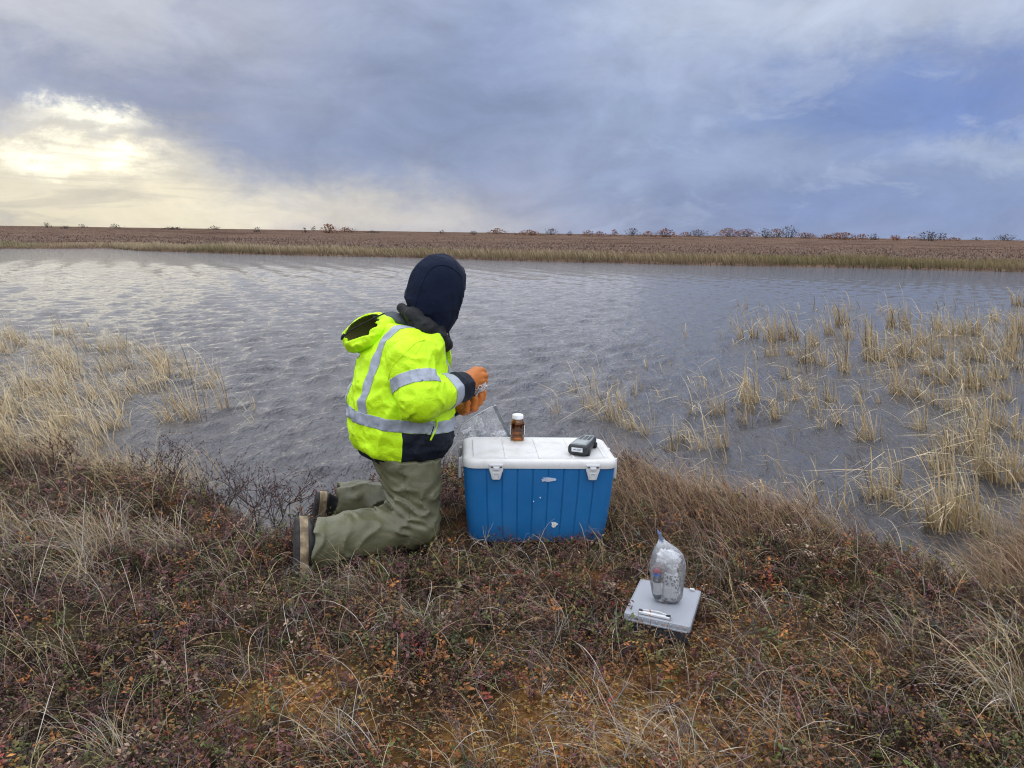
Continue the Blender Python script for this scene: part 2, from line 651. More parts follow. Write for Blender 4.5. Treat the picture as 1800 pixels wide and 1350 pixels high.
def build_far():
    az = np.radians(np.concatenate([np.linspace(-80, -45, 15), np.linspace(-44, 44, 260), np.linspace(45, 80, 15)]))
    rr = np.concatenate([np.linspace(24, 60, 90), np.geomspace(61, 260, 90), np.geomspace(280, 2500, 24)])
    A, R_ = np.meshgrid(az, rr, indexing='ij')
    X, Y = R_ * np.sin(A), R_ * np.cos(A)
    Z = far_z(X, Y)
    V = np.stack([X, Y, Z], -1).reshape(-1, 3)
    nx, ny = X.shape
    i, j = np.meshgrid(np.arange(nx - 1), np.arange(ny - 1), indexing='ij')
    a = (i * ny + j).ravel()
    Fq = np.stack([a, a + 1, a + ny + 1, a + ny], 1)
    m = bpy.data.materials.new('dry_tundra')
    m.use_nodes = True
    t = NT(m.node_tree)
    b = m.node_tree.nodes['Principled BSDF']
    b.inputs['Roughness'].default_value = 1.0
    b.inputs['Specular IOR Level'].default_value = 0.0
    tc = t.n('ShaderNodeTexCoord').outputs['Object']
    c = t.mix(t.mapr(t.noise(tc, 0.35, 6, 0.7), 0.3, 0.7), (0.085, 0.055, 0.043), (0.165, 0.110, 0.080))
    c = t.mix(t.mapr(t.noise(tc, 3.0, 5, 0.7), 0.5, 0.7), c, (0.19, 0.132, 0.092))
    c = t.mix(t.m('MULTIPLY', t.mapr(t.noise(t.mapping(tc, (0.06, 0.18, 1)), 1.0, 4), 0.52, 0.66), 0.7), c, (0.055, 0.032, 0.026))
    t.put(b.inputs['Base Color'], c)
    tag(add('far_plain', mesh_np('far_plain', V, Fq), None, m), 'flat brown tundra plain beyond the lake', None, None, 'structure')


build_far()


# --- water
def wave_h(x, y, sp):
    r = np.random.default_rng(23)
    z = np.zeros_like(x)
    main = math.radians(140)            # the wind blows to the left and away
    for k in range(64):
        L = 0.07 * (0.62 / 0.07) ** (r.random() ** 1.3)
        th = main + r.normal(0, 0.33)
        ph = r.random() * 6.283
        amp = 0.0070 * L ** 0.95
        kx, ky = 2 * np.pi / L * math.cos(th), 2 * np.pi / L * math.sin(th)
        w = np.clip((L / sp - 2.2) / 2.5, 0, 1)
        s = np.sin(kx * x + ky * y + ph + 1.3 * (fbm2(x, y, 0.6 / max(L, 0.3), 1, k * 1.0) - 0.5))
        z += w * amp * (1.6 * np.exp(0.9 * (s - 1)) + 0.4 * s)
    gust = 0.55 + 0.9 * fbm2(x, y, 0.35, 2, 5.0)
    return z * gust


def build_water():
    az = np.radians(np.concatenate([np.linspace(-85, -41, 24), np.linspace(-40, 40, 640), np.linspace(41, 85, 24)]))
    rr = np.geomspace(2.1, 70, 560)
    A, R_ = np.meshgrid(az, rr, indexing='ij')
    X, Y = R_ * np.sin(A), R_ * np.cos(A)
    sp = np.maximum(R_ * math.radians(80 / 640), R_ * math.log(70 / 2.1) / 560)
    near = sstep(-0.2, 1.0, Y - shore_y(X))
    Z = WATER_Z + wave_h(X, Y, sp) * (0.45 + 0.55 * near)
    V = np.stack([X, Y, Z], -1).reshape(-1, 3)
    nx, ny = X.shape
    i, j = np.meshgrid(np.arange(nx - 1), np.arange(ny - 1), indexing='ij')
    a = (i * ny + j).ravel()
    Fq = np.stack([a, a + 1, a + ny + 1, a + ny], 1)
    m = bpy.data.materials.new('lake_water')
    m.use_nodes = True
    t = NT(m.node_tree)
    b = m.node_tree.nodes['Principled BSDF']
    b.inputs['Base Color'].default_value = (0.052, 0.050, 0.055, 1)
    b.inputs['Roughness'].default_value = 0.045
    b.inputs['IOR'].default_value = 1.333
    tc = t.n('ShaderNodeTexCoord').outputs['Object']
    rot = math.radians(140)
    n1 = t.noise(t.mapping(tc, (1.0, 0.36, 1), rot=(0, 0, -rot)), 4.6, 4, 0.62, 0.5)
    n2 = t.noise(t.mapping(tc, (1.0, 0.42, 1), rot=(0, 0, -rot + 0.3)), 20.0, 4, 0.64, 0.7)
    h = t.m('MULTIPLY_ADD', n2, 0.42, n1)
    bn = t.n('ShaderNodeBump')
    bn.inputs['Strength'].default_value = 1.0
    bn.inputs['Distance'].default_value = 0.072
    t.put(bn.inputs['Height'], h)
    m.node_tree.links.new(bn.outputs[0], b.inputs['Normal'])
    tag(add('lake_water', mesh_np('lake_water', V, Fq), None, m), 'wind-rippled grey lake', None, None, 'structure')


build_water()

# ------------------------------------------------------------------ plants: builders
PLANT = plant_mat('plant_tissue', 0.14, 0.6, 0.35)
STRAW = plant_mat('dry_blades', 0.24, 0.55, 0.35)
TWIG = plant_mat('twig_bark', 0.0, 0.85, 0.15)


def blades(root, az, length, width, e0, e1, col0, col1, seg=6, kink=None, drift=None, flat=None):
    """tapering ribbons. root (n,3); az heading; e0/e1 elevation at base/tip; kink = (t, elevation) arrays"""
    n = len(root)
    t = np.linspace(0, 1, seg + 1)
    el = e0[:, None] + (e1 - e0)[:, None] * t[None] ** 1.4
    if kink is not None:
        kt, ke = kink
        past = 1 / (1 + np.exp(-(t[None] - kt[:, None]) * 30))
        el = el * (1 - past) + ke[:, None] * past
    a = az[:, None] + (0 if drift is None else drift[:, None] * t[None])
    step = (length / seg)[:, None]
    dx = np.cos(el) * np.cos(a) * step
    dy = np.cos(el) * np.sin(a) * step
    dz = np.sin(el) * step
    pos = np.zeros((n, seg + 1, 3))
    pos[:, 1:, 0] = np.cumsum(dx[:, :-1], 1)
    pos[:, 1:, 1] = np.cumsum(dy[:, :-1], 1)
    pos[:, 1:, 2] = np.cumsum(dz[:, :-1], 1)
    pos += root[:, None]
    if flat is None:
        flat = np.zeros(n)
    sa = a + np.pi / 2 + flat[:, None]
    side = np.stack([np.cos(sa), np.sin(sa), 0.25 * np.sin(sa * 3 + 1)], -1)
    w = width[:, None] * (1 - t[None] ** 2.2 * 0.88) * 0.5
    L = pos - side * w[..., None]
    R_ = pos + side * w[..., None]
    V = np.stack([L, R_], 2).reshape(-1, 3)
    s = np.arange(seg)
    q = np.stack([2 * s, 2 * s + 1, 2 * s + 3, 2 * s + 2], 1)
    Fq = (q[None] + (np.arange(n) * 2 * (seg + 1))[:, None, None]).reshape(-1, 4)
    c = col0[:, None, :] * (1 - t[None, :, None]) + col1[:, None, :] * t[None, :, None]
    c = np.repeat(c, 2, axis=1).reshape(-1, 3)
    return V, Fq, c


class Heap:
    def __init__(self):
        self.V, self.F, self.C, self.n = [], {}, [], 0

    def put(self, V, Fs, c):
        groups = Fs if isinstance(Fs, (list, tuple)) else [Fs]
        for g in groups:
            self.F.setdefault(g.shape[1], []).append(g + self.n)
        self.V.append(V)
        c = np.asarray(c, float)
        self.C.append(np.broadcast_to(c, (len(V), 3)) if c.ndim == 1 else c)
        self.n += len(V)

    def mesh(self, name, smooth=True):
        return mesh_np(name, np.concatenate(self.V), [np.concatenate(g) for g in self.F.values()], np.concatenate(self.C), smooth)


def jit(c, n, amt=0.25, rng=RNG):
    """n colours around c"""
    b = 1 + amt * rng.normal(0, 1, (n, 1))
    h = 1 + amt * 0.35 * rng.normal(0, 1, (n, 3))
    return np.clip(np.array(c)[None] * b * h, 0.004, 0.85)


def U(a, b, n, rng=RNG):
    return rng.uniform(a, b, n)


# prototype plants: vertices, triangles, per-vertex (tint weight, brightness)
def proto_sprig(rng, h=0.09, nst=4, nleaf=26, ll=0.010, lw=0.005, spread=0.7):
    V, F3, W, B = [], [], [], []

    def tri_stem(p0, p1, r):
        k = len(V)
        d = np.array(p1) - p0
        s = np.cross(d, [0.3, 0.9, 0.2])
        s = s / (np.linalg.norm(s) + 1e-9) * r
        s2 = np.cross(d, s)
        s2 = s2 / (np.linalg.norm(s2) + 1e-9) * r
        V.extend([p0 + s, p0 - s * 0.5 + s2 * 0.8, p0 - s * 0.5 - s2 * 0.8, p1])
        F3.extend([(k, k + 1, k + 3), (k + 1, k + 2, k + 3), (k + 2, k, k + 3)])
        W.extend([0] * 4)
        B.extend([0.6, 0.6, 0.6, 0.8])

    for s in range(nst):
        a = rng.uniform(0, 6.283)
        lean = rng.uniform(0.1, spread)
        hh = h * rng.uniform(0.6, 1.1)
        p0 = np.array([rng.normal(0, 0.008), rng.normal(0, 0.008), -0.012])
        pm_ = p0 + np.array([math.cos(a) * lean * hh * 0.4, math.sin(a) * lean * hh * 0.4, hh * 0.55])
        p1 = pm_ + np.array([math.cos(a) * lean * hh * 0.7, math.sin(a) * lean * hh * 0.7, hh * 0.45])
        tri_stem(p0, pm_, 0.0011)
        tri_stem(pm_, p1, 0.0009)
        for q in range(nleaf // nst):
            t = rng.uniform(0.15, 1.02)
            c = p0 + (pm_ - p0) * min(t / 0.5, 1) if t < 0.5 else pm_ + (p1 - pm_) * (t - 0.5) / 0.5
            b = rng.uniform(0, 6.283)
            up = rng.uniform(-0.1, 1.0)
            d = np.array([math.cos(b) * math.cos(up), math.sin(b) * math.cos(up), math.sin(up)])
            sd = np.cross(d, [0, 0, 1])
            sd = sd / (np.linalg.norm(sd) + 1e-6)
            nn = np.cross(sd, d)
            L = ll * rng.uniform(0.6, 1.3)
            w_ = lw * rng.uniform(0.7, 1.2)
            k = len(V)
            V.extend([c, c + d * L * 0.5 + sd * w_ + nn * w_ * 0.35, c + d * L, c + d * L * 0.5 - sd * w_ + nn * w_ * 0.35])
            F3.extend([(k, k + 1, k + 2), (k, k + 2, k + 3)])
            br = rng.uniform(0.55, 1.35)
            W.extend([1] * 4)
            B.extend([br * 0.8, br, br * 1.1, br])
    return np.array(V), np.array(F3), np.array(W, float), np.array(B, float)


def proto_twig(rng, h=0.10, depth=3, r0=0.0014):
    V, F3, B = [], [], []

    def grow(p, d, L, r, k):
        q = p + d * L
        s = np.cross(d, [0.31, 0.22, 0.9])
        s = s / (np.linalg.norm(s) + 1e-9)
        s2 = np.cross(d, s)
        i = len(V)
        for a in (0, 2.09, 4.19):
            V.append(p + (s * math.cos(a) + s2 * math.sin(a)) * r)
        for a in (0, 2.09, 4.19):
            V.append(q + (s * math.cos(a) + s2 * math.sin(a)) * r * 0.6)
        for a in range(3):
            b = (a + 1) % 3
            F3.extend([(i + a, i + b, i + 3 + b), (i + a, i + 3 + b, i + 3 + a)])
        B.extend([rng.uniform(0.7, 1.1)] * 6)
        if k > 0:
            for _ in range(rng.integers(2, 4)):
                nd = d + rng.normal(0, 0.55, 3)
                nd[2] += 0.12
                nd /= np.linalg.norm(nd)
                grow(p + d * L * rng.uniform(0.55, 1.0), nd, L * rng.uniform(0.55, 0.9), r * 0.62, k - 1)

    d = np.array([rng.normal(0, 0.4), rng.normal(0, 0.4), 1.0])
    grow(np.array([0, 0, -0.01]), d / np.linalg.norm(d), h * 0.4, r0, depth)
    return np.array(V), np.array(F3), np.ones(len(V)), np.array(B)


def proto_moss(rng, r=0.0085, n=6):
    V, F3, B = [], [], []
    for k in range(n):
        a = 6.283 * k / n + rng.normal(0, 0.25)
        e = rng.uniform(0.15, 0.9)
        d = np.array([math.cos(a) * math.cos(e), math.sin(a) * math.cos(e), math.sin(e)])
        s = np.array([-math.sin(a), math.cos(a), 0]) * r * 0.33
        i = len(V)
        V.extend([np.zeros(3), d * r * 0.55 + s, d * r * rng.uniform(0.8, 1.2), d * r * 0.55 - s])
        F3.extend([(i, i + 1, i + 2), (i, i + 2, i + 3)])
        b = rng.uniform(0.75, 1.2)
        B.extend([b * 0.7, b, b * 1.15, b])
    return np.array(V), np.array(F3), np.ones(len(V)), np.array(B)


def strew(heap, protos, pos, scale, col, stem, rng=RNG, tilt=0.35):
    """merge copies of the prototypes at pos with yaw, tilt, scale and leaf/stem colours"""
    n = len(pos)
    which = rng.integers(0, len(protos), n)
    for k, (pv, pf, pw, pb) in enumerate(protos):
        idx = np.nonzero(which == k)[0]
        m = len(idx)
        if m == 0:
            continue
        yaw = rng.uniform(0, 6.283, m)
        c, s = np.cos(yaw), np.sin(yaw)
        sc = scale[idx]
        x = (pv[None, :, 0] * c[:, None] - pv[None, :, 1] * s[:, None])
        y = (pv[None, :, 0] * s[:, None] + pv[None, :, 1] * c[:, None])
        z = np.broadcast_to(pv[None, :, 2], x.shape)
        tx = rng.normal(0, tilt, m)[:, None]
        ty = rng.normal(0, tilt, m)[:, None]
        x2 = x + z * tx
        y2 = y + z * ty
        z2 = z - x * tx * 0.5 - y * ty * 0.5
        Vv = np.stack([x2, y2, z2], -1) * sc[:, None, None] + pos[idx][:, None]
        Ff = (pf[None] + (np.arange(m) * len(pv))[:, None, None]).reshape(-1, 3)
        cc = col[idx][:, None, :] * pw[None, :, None] + stem[idx][:, None, :] * (1 - pw)[None, :, None]
        cc = cc * pb[None, :, None]
        heap.put(Vv.reshape(-1, 3), Ff, np.clip(cc, 0.002, 0.9).reshape(-1, 3))


# footprints kept free of plants: (x0, y0, x1, y1 in a rotated frame)
KEEP_OUT = [(0.108, 3.08, 0.27, 0.155, 0.07), (0.505, 2.33, 0.105, 0.133, -0.365), (-0.40, 2.86, 0.10, 0.10, 0.45),
            (-0.56, 2.76, 0.20, 0.075, 0.49), (-0.755, 2.63, 0.075, 0.11, 0.49), (-0.62, 3.14, 0.22, 0.075, 0.3)]


def free_mask(x, y, pad=0.0):
    ok = np.ones(len(x), bool)
    for cx, cy, hx, hy, yaw in KEEP_OUT:
        u = (x - cx) * math.cos(yaw) + (y - cy) * math.sin(yaw)
        v = -(x - cx) * math.sin(yaw) + (y - cy) * math.cos(yaw)
        ok &= ~((np.abs(u) < hx + pad) & (np.abs(v) < hy + pad))
    return ok


def bank_points(n, x0=-4.2, x1=4.2, y0=1.25, y1=5.0, mind=-0.06, near=1.0, rng=RNG, pad=0.0, maxd=99):
    """points on the bank that the view (and a step to either side) can see"""
    k = int(n * 3.6)
    y = y0 + (y1 - y0) * rng.random(k) ** near
    x = rng.uniform(x0, x1, k)
    half = 0.45 + 0.70 * y + 0.35
    d = shore_y(x) - y
    ok = (np.abs(x) < half) & (d > mind) & (d < maxd) & free_mask(x, y, pad)
    x, y = x[ok][:n], y[ok][:n]
    return np.stack([x, y, ground_z(x, y)], 1)

# ------------------------------------------------------------------ far vegetation
def build_far_veg():
    rng = np.random.default_rng(31)
    # reed fringe along the far shore
    n = 26000
    x = rng.uniform(-46, 36, n)
    depth = rng.random(n) ** 0.8 * 3.4
    y = far_shore(x) + depth - 0.25
    gap = fbm2(x, y, 0.16, 2, 8.0)
    hgt = (0.24 + 0.42 * fbm2(x, y, 0.30, 3, 1.0)) * np.where(depth > 2.4, 0.7, 1.0)
    hgt *= np.where((x > -31) & (x < -22.5), 0.62, 1.0)
    root = np.stack([x, y, np.maximum(far_z(x, y), WATER_Z) - 0.03], 1)
    tint = fbm2(x, y, 0.12, 2, 6.0)[:, None]
    cA = np.where(tint > 0.52, np.array([[0.27, 0.225, 0.115]]), np.array([[0.34, 0.265, 0.155]]))
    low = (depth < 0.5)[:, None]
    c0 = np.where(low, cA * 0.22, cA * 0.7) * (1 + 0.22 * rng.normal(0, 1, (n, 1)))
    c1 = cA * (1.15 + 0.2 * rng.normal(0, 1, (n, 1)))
    h = Heap()
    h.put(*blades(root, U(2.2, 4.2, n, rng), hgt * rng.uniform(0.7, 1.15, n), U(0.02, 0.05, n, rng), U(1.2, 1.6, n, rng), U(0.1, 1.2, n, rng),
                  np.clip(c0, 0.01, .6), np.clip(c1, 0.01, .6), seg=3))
    tag(add('reed_fringe', h.mesh('reed_fringe'), None, STRAW), 'green and straw reed fringe along the far shore', 'reeds', None, 'stuff')
    # tussocks of the plain
    n = 42000
    a = rng.uniform(-0.86, 0.80, n)
    r = 36 + 125 * rng.random(n) ** 1.5
    x, y = r * np.sin(a), r * np.cos(a)
    d = y - far_shore(x)
    ok = d > 2.6
    x, y, d = x[ok], y[ok], d[ok]
    n = len(x)
    root = np.stack([x, y, far_z(x, y) - 0.03], 1)
    dark = (np.exp(-((d - 4.5) / 2.2) ** 2) * sstep(0.42, 0.58, fbm2(x, y, 0.11, 2, 4.0)))[:, None]
    tn = fbm2(x, y, 0.10, 3, 12.0)[:, None]
    cA = np.array([[0.125, 0.082, 0.064]]) * (1 - tn) + np.array([[0.21, 0.145, 0.110]]) * tn
    cA = cA * (1 - dark) + np.array([[0.075, 0.045, 0.040]]) * dark
    cA = np.clip(cA * (1 + 0.15 * rng.normal(0, 1, (n, 1))), 0.01, 0.5)
    h = Heap()
    for q in range(2):
        h.put(*blades(root + rng.normal(0, 0.12, (n, 3)) * [1, 1, 0], U(0, 6.28, n, rng), U(0.12, 0.27, n, rng) * (1 - 0.6 * sstep(5, 60, d)), U(0.04, 0.13, n, rng) * (0.6 + d / 90), U(0.4, 1.3, n, rng),
                      U(-0.2, 0.9, n, rng), cA * 0.75, cA * 1.15, seg=2))
    tag(add('tundra_tussocks', h.mesh('tundra_tussocks'), None, STRAW), 'brown dry grass covering the far plain', 'grass', None, 'stuff')


build_far_veg()

# bushes on the skyline: pixel x, height and width in pixels, kind (b bare grey, r russet leaves, m low dark mound)
_bush = [(82, 8, 14, 'b'), (115, 5, 12, 'b'), (145, 6, 12, 'b'), (203, 7, 16, 'b'), (303, 4, 30, 'm'), (375, 6, 18, 'b'), (453, 8, 14, 'b'),
         (535, 8, 7, 'b'), (552, 8, 8, 'b'), (578, 14, 24, 'r'), (608, 8, 26, 'r'), (655, 4, 20, 'b'), (777, 5, 10, 'b'), (832, 7, 12, 'b'), (874, 9, 30, 'r'),
         (930, 8, 38, 'r'), (971, 11, 20, 'b'), (1002, 7, 9, 'b'), (1035, 9, 18, 'r'), (1055, 6, 20, 'r'), (1080, 10, 12, 'r'), (1112, 12, 22, 'b'), (1140, 8, 20, 'r'),
         (1170, 13, 30, 'r'), (1205, 7, 18, 'r'), (1227, 11, 32, 'b'), (1280, 14, 34, 'r'), (1312, 13, 36, 'r'), (1347, 16, 18, 'b'), (1366, 14, 24, 'r'),
         (1387, 19, 30, 'b'), (1418, 9, 30, 'r'), (1455, 7, 18, 'r'), (1480, 11, 46, 'r'), (1517, 8, 16, 'r'), (1537, 10, 16, 'b'), (1577, 8, 16, 'r'), (1605, 5, 22, 'r'),
         (1633, 16, 30, 'b'), (1658, 12, 18, 'b'), (1680, 5, 22, 'r'), (1720, 5, 14, 'b'), (1770, 10, 28, 'b')]
_bush_labels = {
    303: 'low dark mound of shrub on the skyline between bare twigs at left',
    578: 'tallest rust-leaved bush on the left skyline, above the green reeds',
    608: 'low rounded rust-brown bush just right of the tallest left skyline bush',
    1387: 'tallest grey twiggy bush on the right skyline, in the long thicket',
    1347: 'narrow upright grey bush left of the tallest one in the thicket',
    1366: 'dense russet bush between two grey ones in the skyline thicket',
    1170: 'round russet bush standing alone on the skyline right of centre',
    1633: 'large grey bush at right, standing apart near the end of skyline',
    1770: 'last grey bush on the skyline, close to the right edge',
    203: 'largest bare twiggy bush left of the low mound on the skyline',
    1480: 'widest low russet thicket on the right skyline',
}


def build_bushes():
    rng = np.random.default_rng(77)
    for (px, hp, wp, kind) in _bush:
        D = rng.uniform(112, 135)
        x = P(px, 400, D)[0]
        z = far_z(np.array([x]), np.array([D]))[0]
        k = D / FPX
        H_, W_ = hp * k * 1.05 + 0.30, wp * k * 1.15
        root = tag(empty('skyline_bush', (x, D, z - 0.25)), None, 'bush')
        lab = _bush_labels.get(px)
        if lab is None:
            side = 'left of the hood' if px < 760 else 'right of the hood'
            lab = ('small bare twiggy bush on the skyline ' if kind == 'b' else 'low russet leafy bush on the skyline ') + side
        tag(root, lab, 'bush', 'bushes along the skyline')
        hb, hl = Heap(), Heap()
        nb = max(6, int(wp * 0.9))
        for s in range(nb):
            bx = rng.normal(0, W_ * 0.22)
            lean = np.array([bx * 0.9 + rng.normal(0, W_ * 0.12), rng.normal(0, W_ * 0.3), 0])
            top = H_ * rng.uniform(0.5, 1.0) * (1 - 0.5 * min(1, abs(bx) / (W_ * 0.55 + 1e-3)) ** 2)
            p0 = np.array([bx * 0.5, rng.normal(0, W_ * 0.15), 0])
            pts = [p0, p0 + lean * 0.4 + [0, 0, top * 0.5], p0 + lean + [0, 0, top]]
            Vv, Ff = tube(pts, [0.028, 0.016, 0.006], 3)
            cb = jit((0.060, 0.047, 0.044) if kind == 'b' else (0.07, 0.045, 0.034), 1, 0.2, rng)[0]
            hb.put(Vv, Ff, cb)
            for q in range(5 if kind == 'b' else 2):
                t = rng.uniform(0.4, 1)
                a = pts[1] + (pts[2] - pts[1]) * (t - 0.5) / 0.5
                e = a + rng.normal(0, 1, 3) * [W_ * 0.10, W_ * 0.10, H_ * 0.12] + [0, 0, H_ * 0.08]
                Vv, Ff = tube([a, (a + e) / 2 + rng.normal(0, 0.02, 3), e], [0.014, 0.010, 0.005], 3)
                hb.put(Vv, Ff, cb * 1.1)
        add('branches', hb.mesh('branches'), root, TWIG)
        nl = int((95 if kind == 'b' else 240) * max(0.4, hp * wp / 250)) if kind != 'm' else 260
        u = rng.normal(0, 0.27, nl)
        v = rng.random(nl) ** (0.7 if kind != 'm' else 1.2)
        cap = 1 - 0.75 * np.clip(np.abs(u) / 0.55, 0, 1) ** 2
        pos = np.stack([u * W_, rng.normal(0, 0.25, nl) * W_, 0.12 * H_ + v * cap * H_ * 0.88], 1)
        base = {'b': (0.075, 0.058, 0.050), 'r': (0.21, 0.085, 0.042), 'm': (0.055, 0.035, 0.026)}[kind]
        c = jit(base, nl, 0.3, rng)
        s = rng.uniform(0.05, 0.15, nl)[:, None]
        d1 = rng.normal(0, 1, (nl, 3))
        d1 /= np.linalg.norm(d1, axis=1)[:, None]
        d2 = np.cross(d1, rng.normal(0, 1, (nl, 3)))
        d2 /= np.linalg.norm(d2, axis=1)[:, None]
        V = np.stack([pos - d1 * s, pos + d2 * s * 0.6, pos + d1 * s, pos - d2 * s * 0.6], 1).reshape(-1, 3)
        Fq = (np.arange(nl) * 4)[:, None] + np.arange(4)[None]
        hl.put(V, Fq, np.repeat(c, 4, 0))
        add('foliage', hl.mesh('foliage', False), root, PLANT)


build_bushes()


# ------------------------------------------------------------------ sedge in the shallows
def sedge_parts(rng, n, spread, h, lean=0.0, lw=0.0045, kinkp=0.5, dense=1.0):
    """blades of one clump about the origin; tips blown to the left"""
    rad = spread * rng.random(n) ** 0.6
    a = rng.uniform(0, 6.283, n)
    root = np.stack([rad * np.cos(a), rad * np.sin(a), np.full(n, -0.05)], 1)
    length = h * rng.uniform(0.45, 1.2, n)
    az = math.pi + 0.1 + rng.normal(0, 0.6, n)
    e0 = rng.normal(1.48 - lean, 0.13, n)
    e1 = e0 - np.abs(rng.normal(0.55, 0.75, n))
    kt = np.where(rng.random(n) < kinkp, rng.uniform(0.35, 0.85, n), 3.0)
    ke = rng.normal(-0.05, 0.38, n)
    length = np.where(kt < 2, length * rng.uniform(1.1, 1.7, n), length * 0.9)
    tone = rng.random((n, 1))
    tip = np.array([[0.64, 0.50, 0.28]]) * (1 - tone) + np.array([[0.74, 0.64, 0.46]]) * tone
    tip = tip * (1 + 0.16 * rng.normal(0, 1, (n, 1)))
    base = np.array([[0.34, 0.225, 0.10]]) * (0.6 + 0.9 * rng.random((n, 1)))
    dk = (rng.random(n) < 0.16)[:, None]
    base = np.where(dk, base * 0.35, base)
    tip = np.where(dk, tip * 0.4, tip)
    return blades(root, az, length, lw * rng.uniform(0.6, 1.4, n), e0, e1, np.clip(base, .01, .8), np.clip(tip, .01, .8), seg=7,
                  kink=(kt, ke), drift=rng.normal(0, 0.4, n), flat=rng.normal(0, 0.7, n))


# zoomed-in coordinates (x, y in a 1800 px wide enlargement of the right shallows), size, height
_cl = [(85, 462, .5, .8), (150, 372, .5, .7), (215, 446, 1.1, 1.1), (290, 487, 1.1, 1.3), (330, 445, .7, .9), (356, 518, 1.0, .9), (412, 538, .7, 1.0), (378, 392, .5, .8),
       (680, 464, 1.0, 1.15), (795, 424, 1.2, 1.45), (826, 432, .6, 1.0), (886, 474, .8, 1.0), (918, 458, .5, .7), (932, 320, .6, .8),
       (962, 408, .8, .9), (1010, 372, .9, .8), (1026, 438, .6, .9), (1090, 412, .8, 1.0), (1200, 420, .4, .9), (1232, 560, 1.4, 1.15), (1268, 415, .4, .7),
       (760, 170, .6, .9), (812, 162, .9, .9), (868, 176, 1.3, 1.2), (905, 165, 1.1, 1.1), (952, 172, 1.1, 1.2), (875, 232, 1.2, .8), (945, 232, .8, .8), (1000, 256, 1.3, 1.1),
       (1030, 190, 1.0, 1.0), (1060, 272, .6, 1.2), (1086, 150, 1.0, 1.0), (1128, 112, 1.4, 1.1), (1158, 172, 1.0, .9), (1140, 292, .8, 1.2), (1232, 190, 1.3, 1.3), (1238, 248, 1.0, 1.4),
       (1276, 250, .8, .9), (1316, 120, 1.2, 1.0), (1364, 130, 1.0, 1.2), (1345, 235, 1.6, 1.2), (1386, 238, 1.4, 1.3), (1352, 385, 1.5, 1.5), (1330, 272, 1.0, .8),
       (1415, 396, 1.0, 1.1), (1440, 305, 1.0, 1.1), (1428, 188, 1.4, 1.1), (1484, 232, 1.3, 1.1), (1496, 344, 1.0, 1.1), (1512, 160, 1.6, 1.0), (1540, 314, 1.1, 1.3),
       (1552, 150, 1.6, 1.1), (1592, 245, 1.2, 1.1), (1602, 352, 1.4, 1.1), (1622, 150, 1.4, 1.2), (1640, 345, 1.2, 1.0), (1666, 205, 1.5, 1.1), (1692, 102, 1.0, .8), (1722, 405, 1.4, 1.1),
       (1742, 250, 1.6, 1.2), (1772, 205, 1.6, 1.4), (1792, 285, 1.4, 1.0), (1786, 150, 1.6, 1.2), (1480, 128, 1.3, .9), (1780, 38, 1.6, .9), (1700, 320, 1.2, 1.0), (1640, 250, 1.3, 1.1),
       (1422, 516, .9, 1.0), (1586, 605, 1.7, 1.6), (1640, 560, 1.2, 1.3), (1690, 505, .9, 1.3), (1752, 505, .6, 1.1), (1476, 660, 1.1, 1.2), (1702, 705, 1.0, 1.2), (1656, 690, 1.2, 1.4),
       (1762, 705, .6, 1.4), (1790, 550, .9, 1.0), (1792, 710, .7, 1.0), (1500, 870, 1.2, 1.5), (1476, 895, .9, 1.2), (1562, 830, 1.1, 1.4), (1548, 890, 1.0, 1.2), (1648, 895, 1.0, 1.2),
       (1335, 722, .4, 1.3), (1300, 772, .8, 1.1), (1270, 785, .9, 1.2), (1362, 808, .8, 1.0), (1512, 592, .8, .9), (1525, 705, .7, 1.3), (1540, 440, .9, 1.0), (1580, 430, 1.0, 1.0), (1470, 420, .9, .9),
       (1610, 470, .8, 1.0), (560, 560, .8, .9), (620, 600, .9, 1.0), (510, 590, .8, 1.0), (590, 470, .5, .9), (700, 600, .9, 1.0), (770, 490, .6, .8), (1120, 500, .5, .8), (1060, 520, .5, .8)]
_cl_labels = {
    0: 'tiny dark lone sedge tuft standing in open water just right of the bottle',
    9: 'tall thick sedge clump with swept tips above the middle right shallows',
    8: 'narrow upright sedge clump just left of the tallest middle clump',
    19: 'broad dense sedge clump standing alone in open water, dark at its foot',
    68: 'largest sedge clump at right, wide and straw yellow with bent tops',
    64: 'flat pale sedge clump farthest out, cut by the right picture edge',
    3: 'tallest sedge clump in the small stand behind the cooler',
}


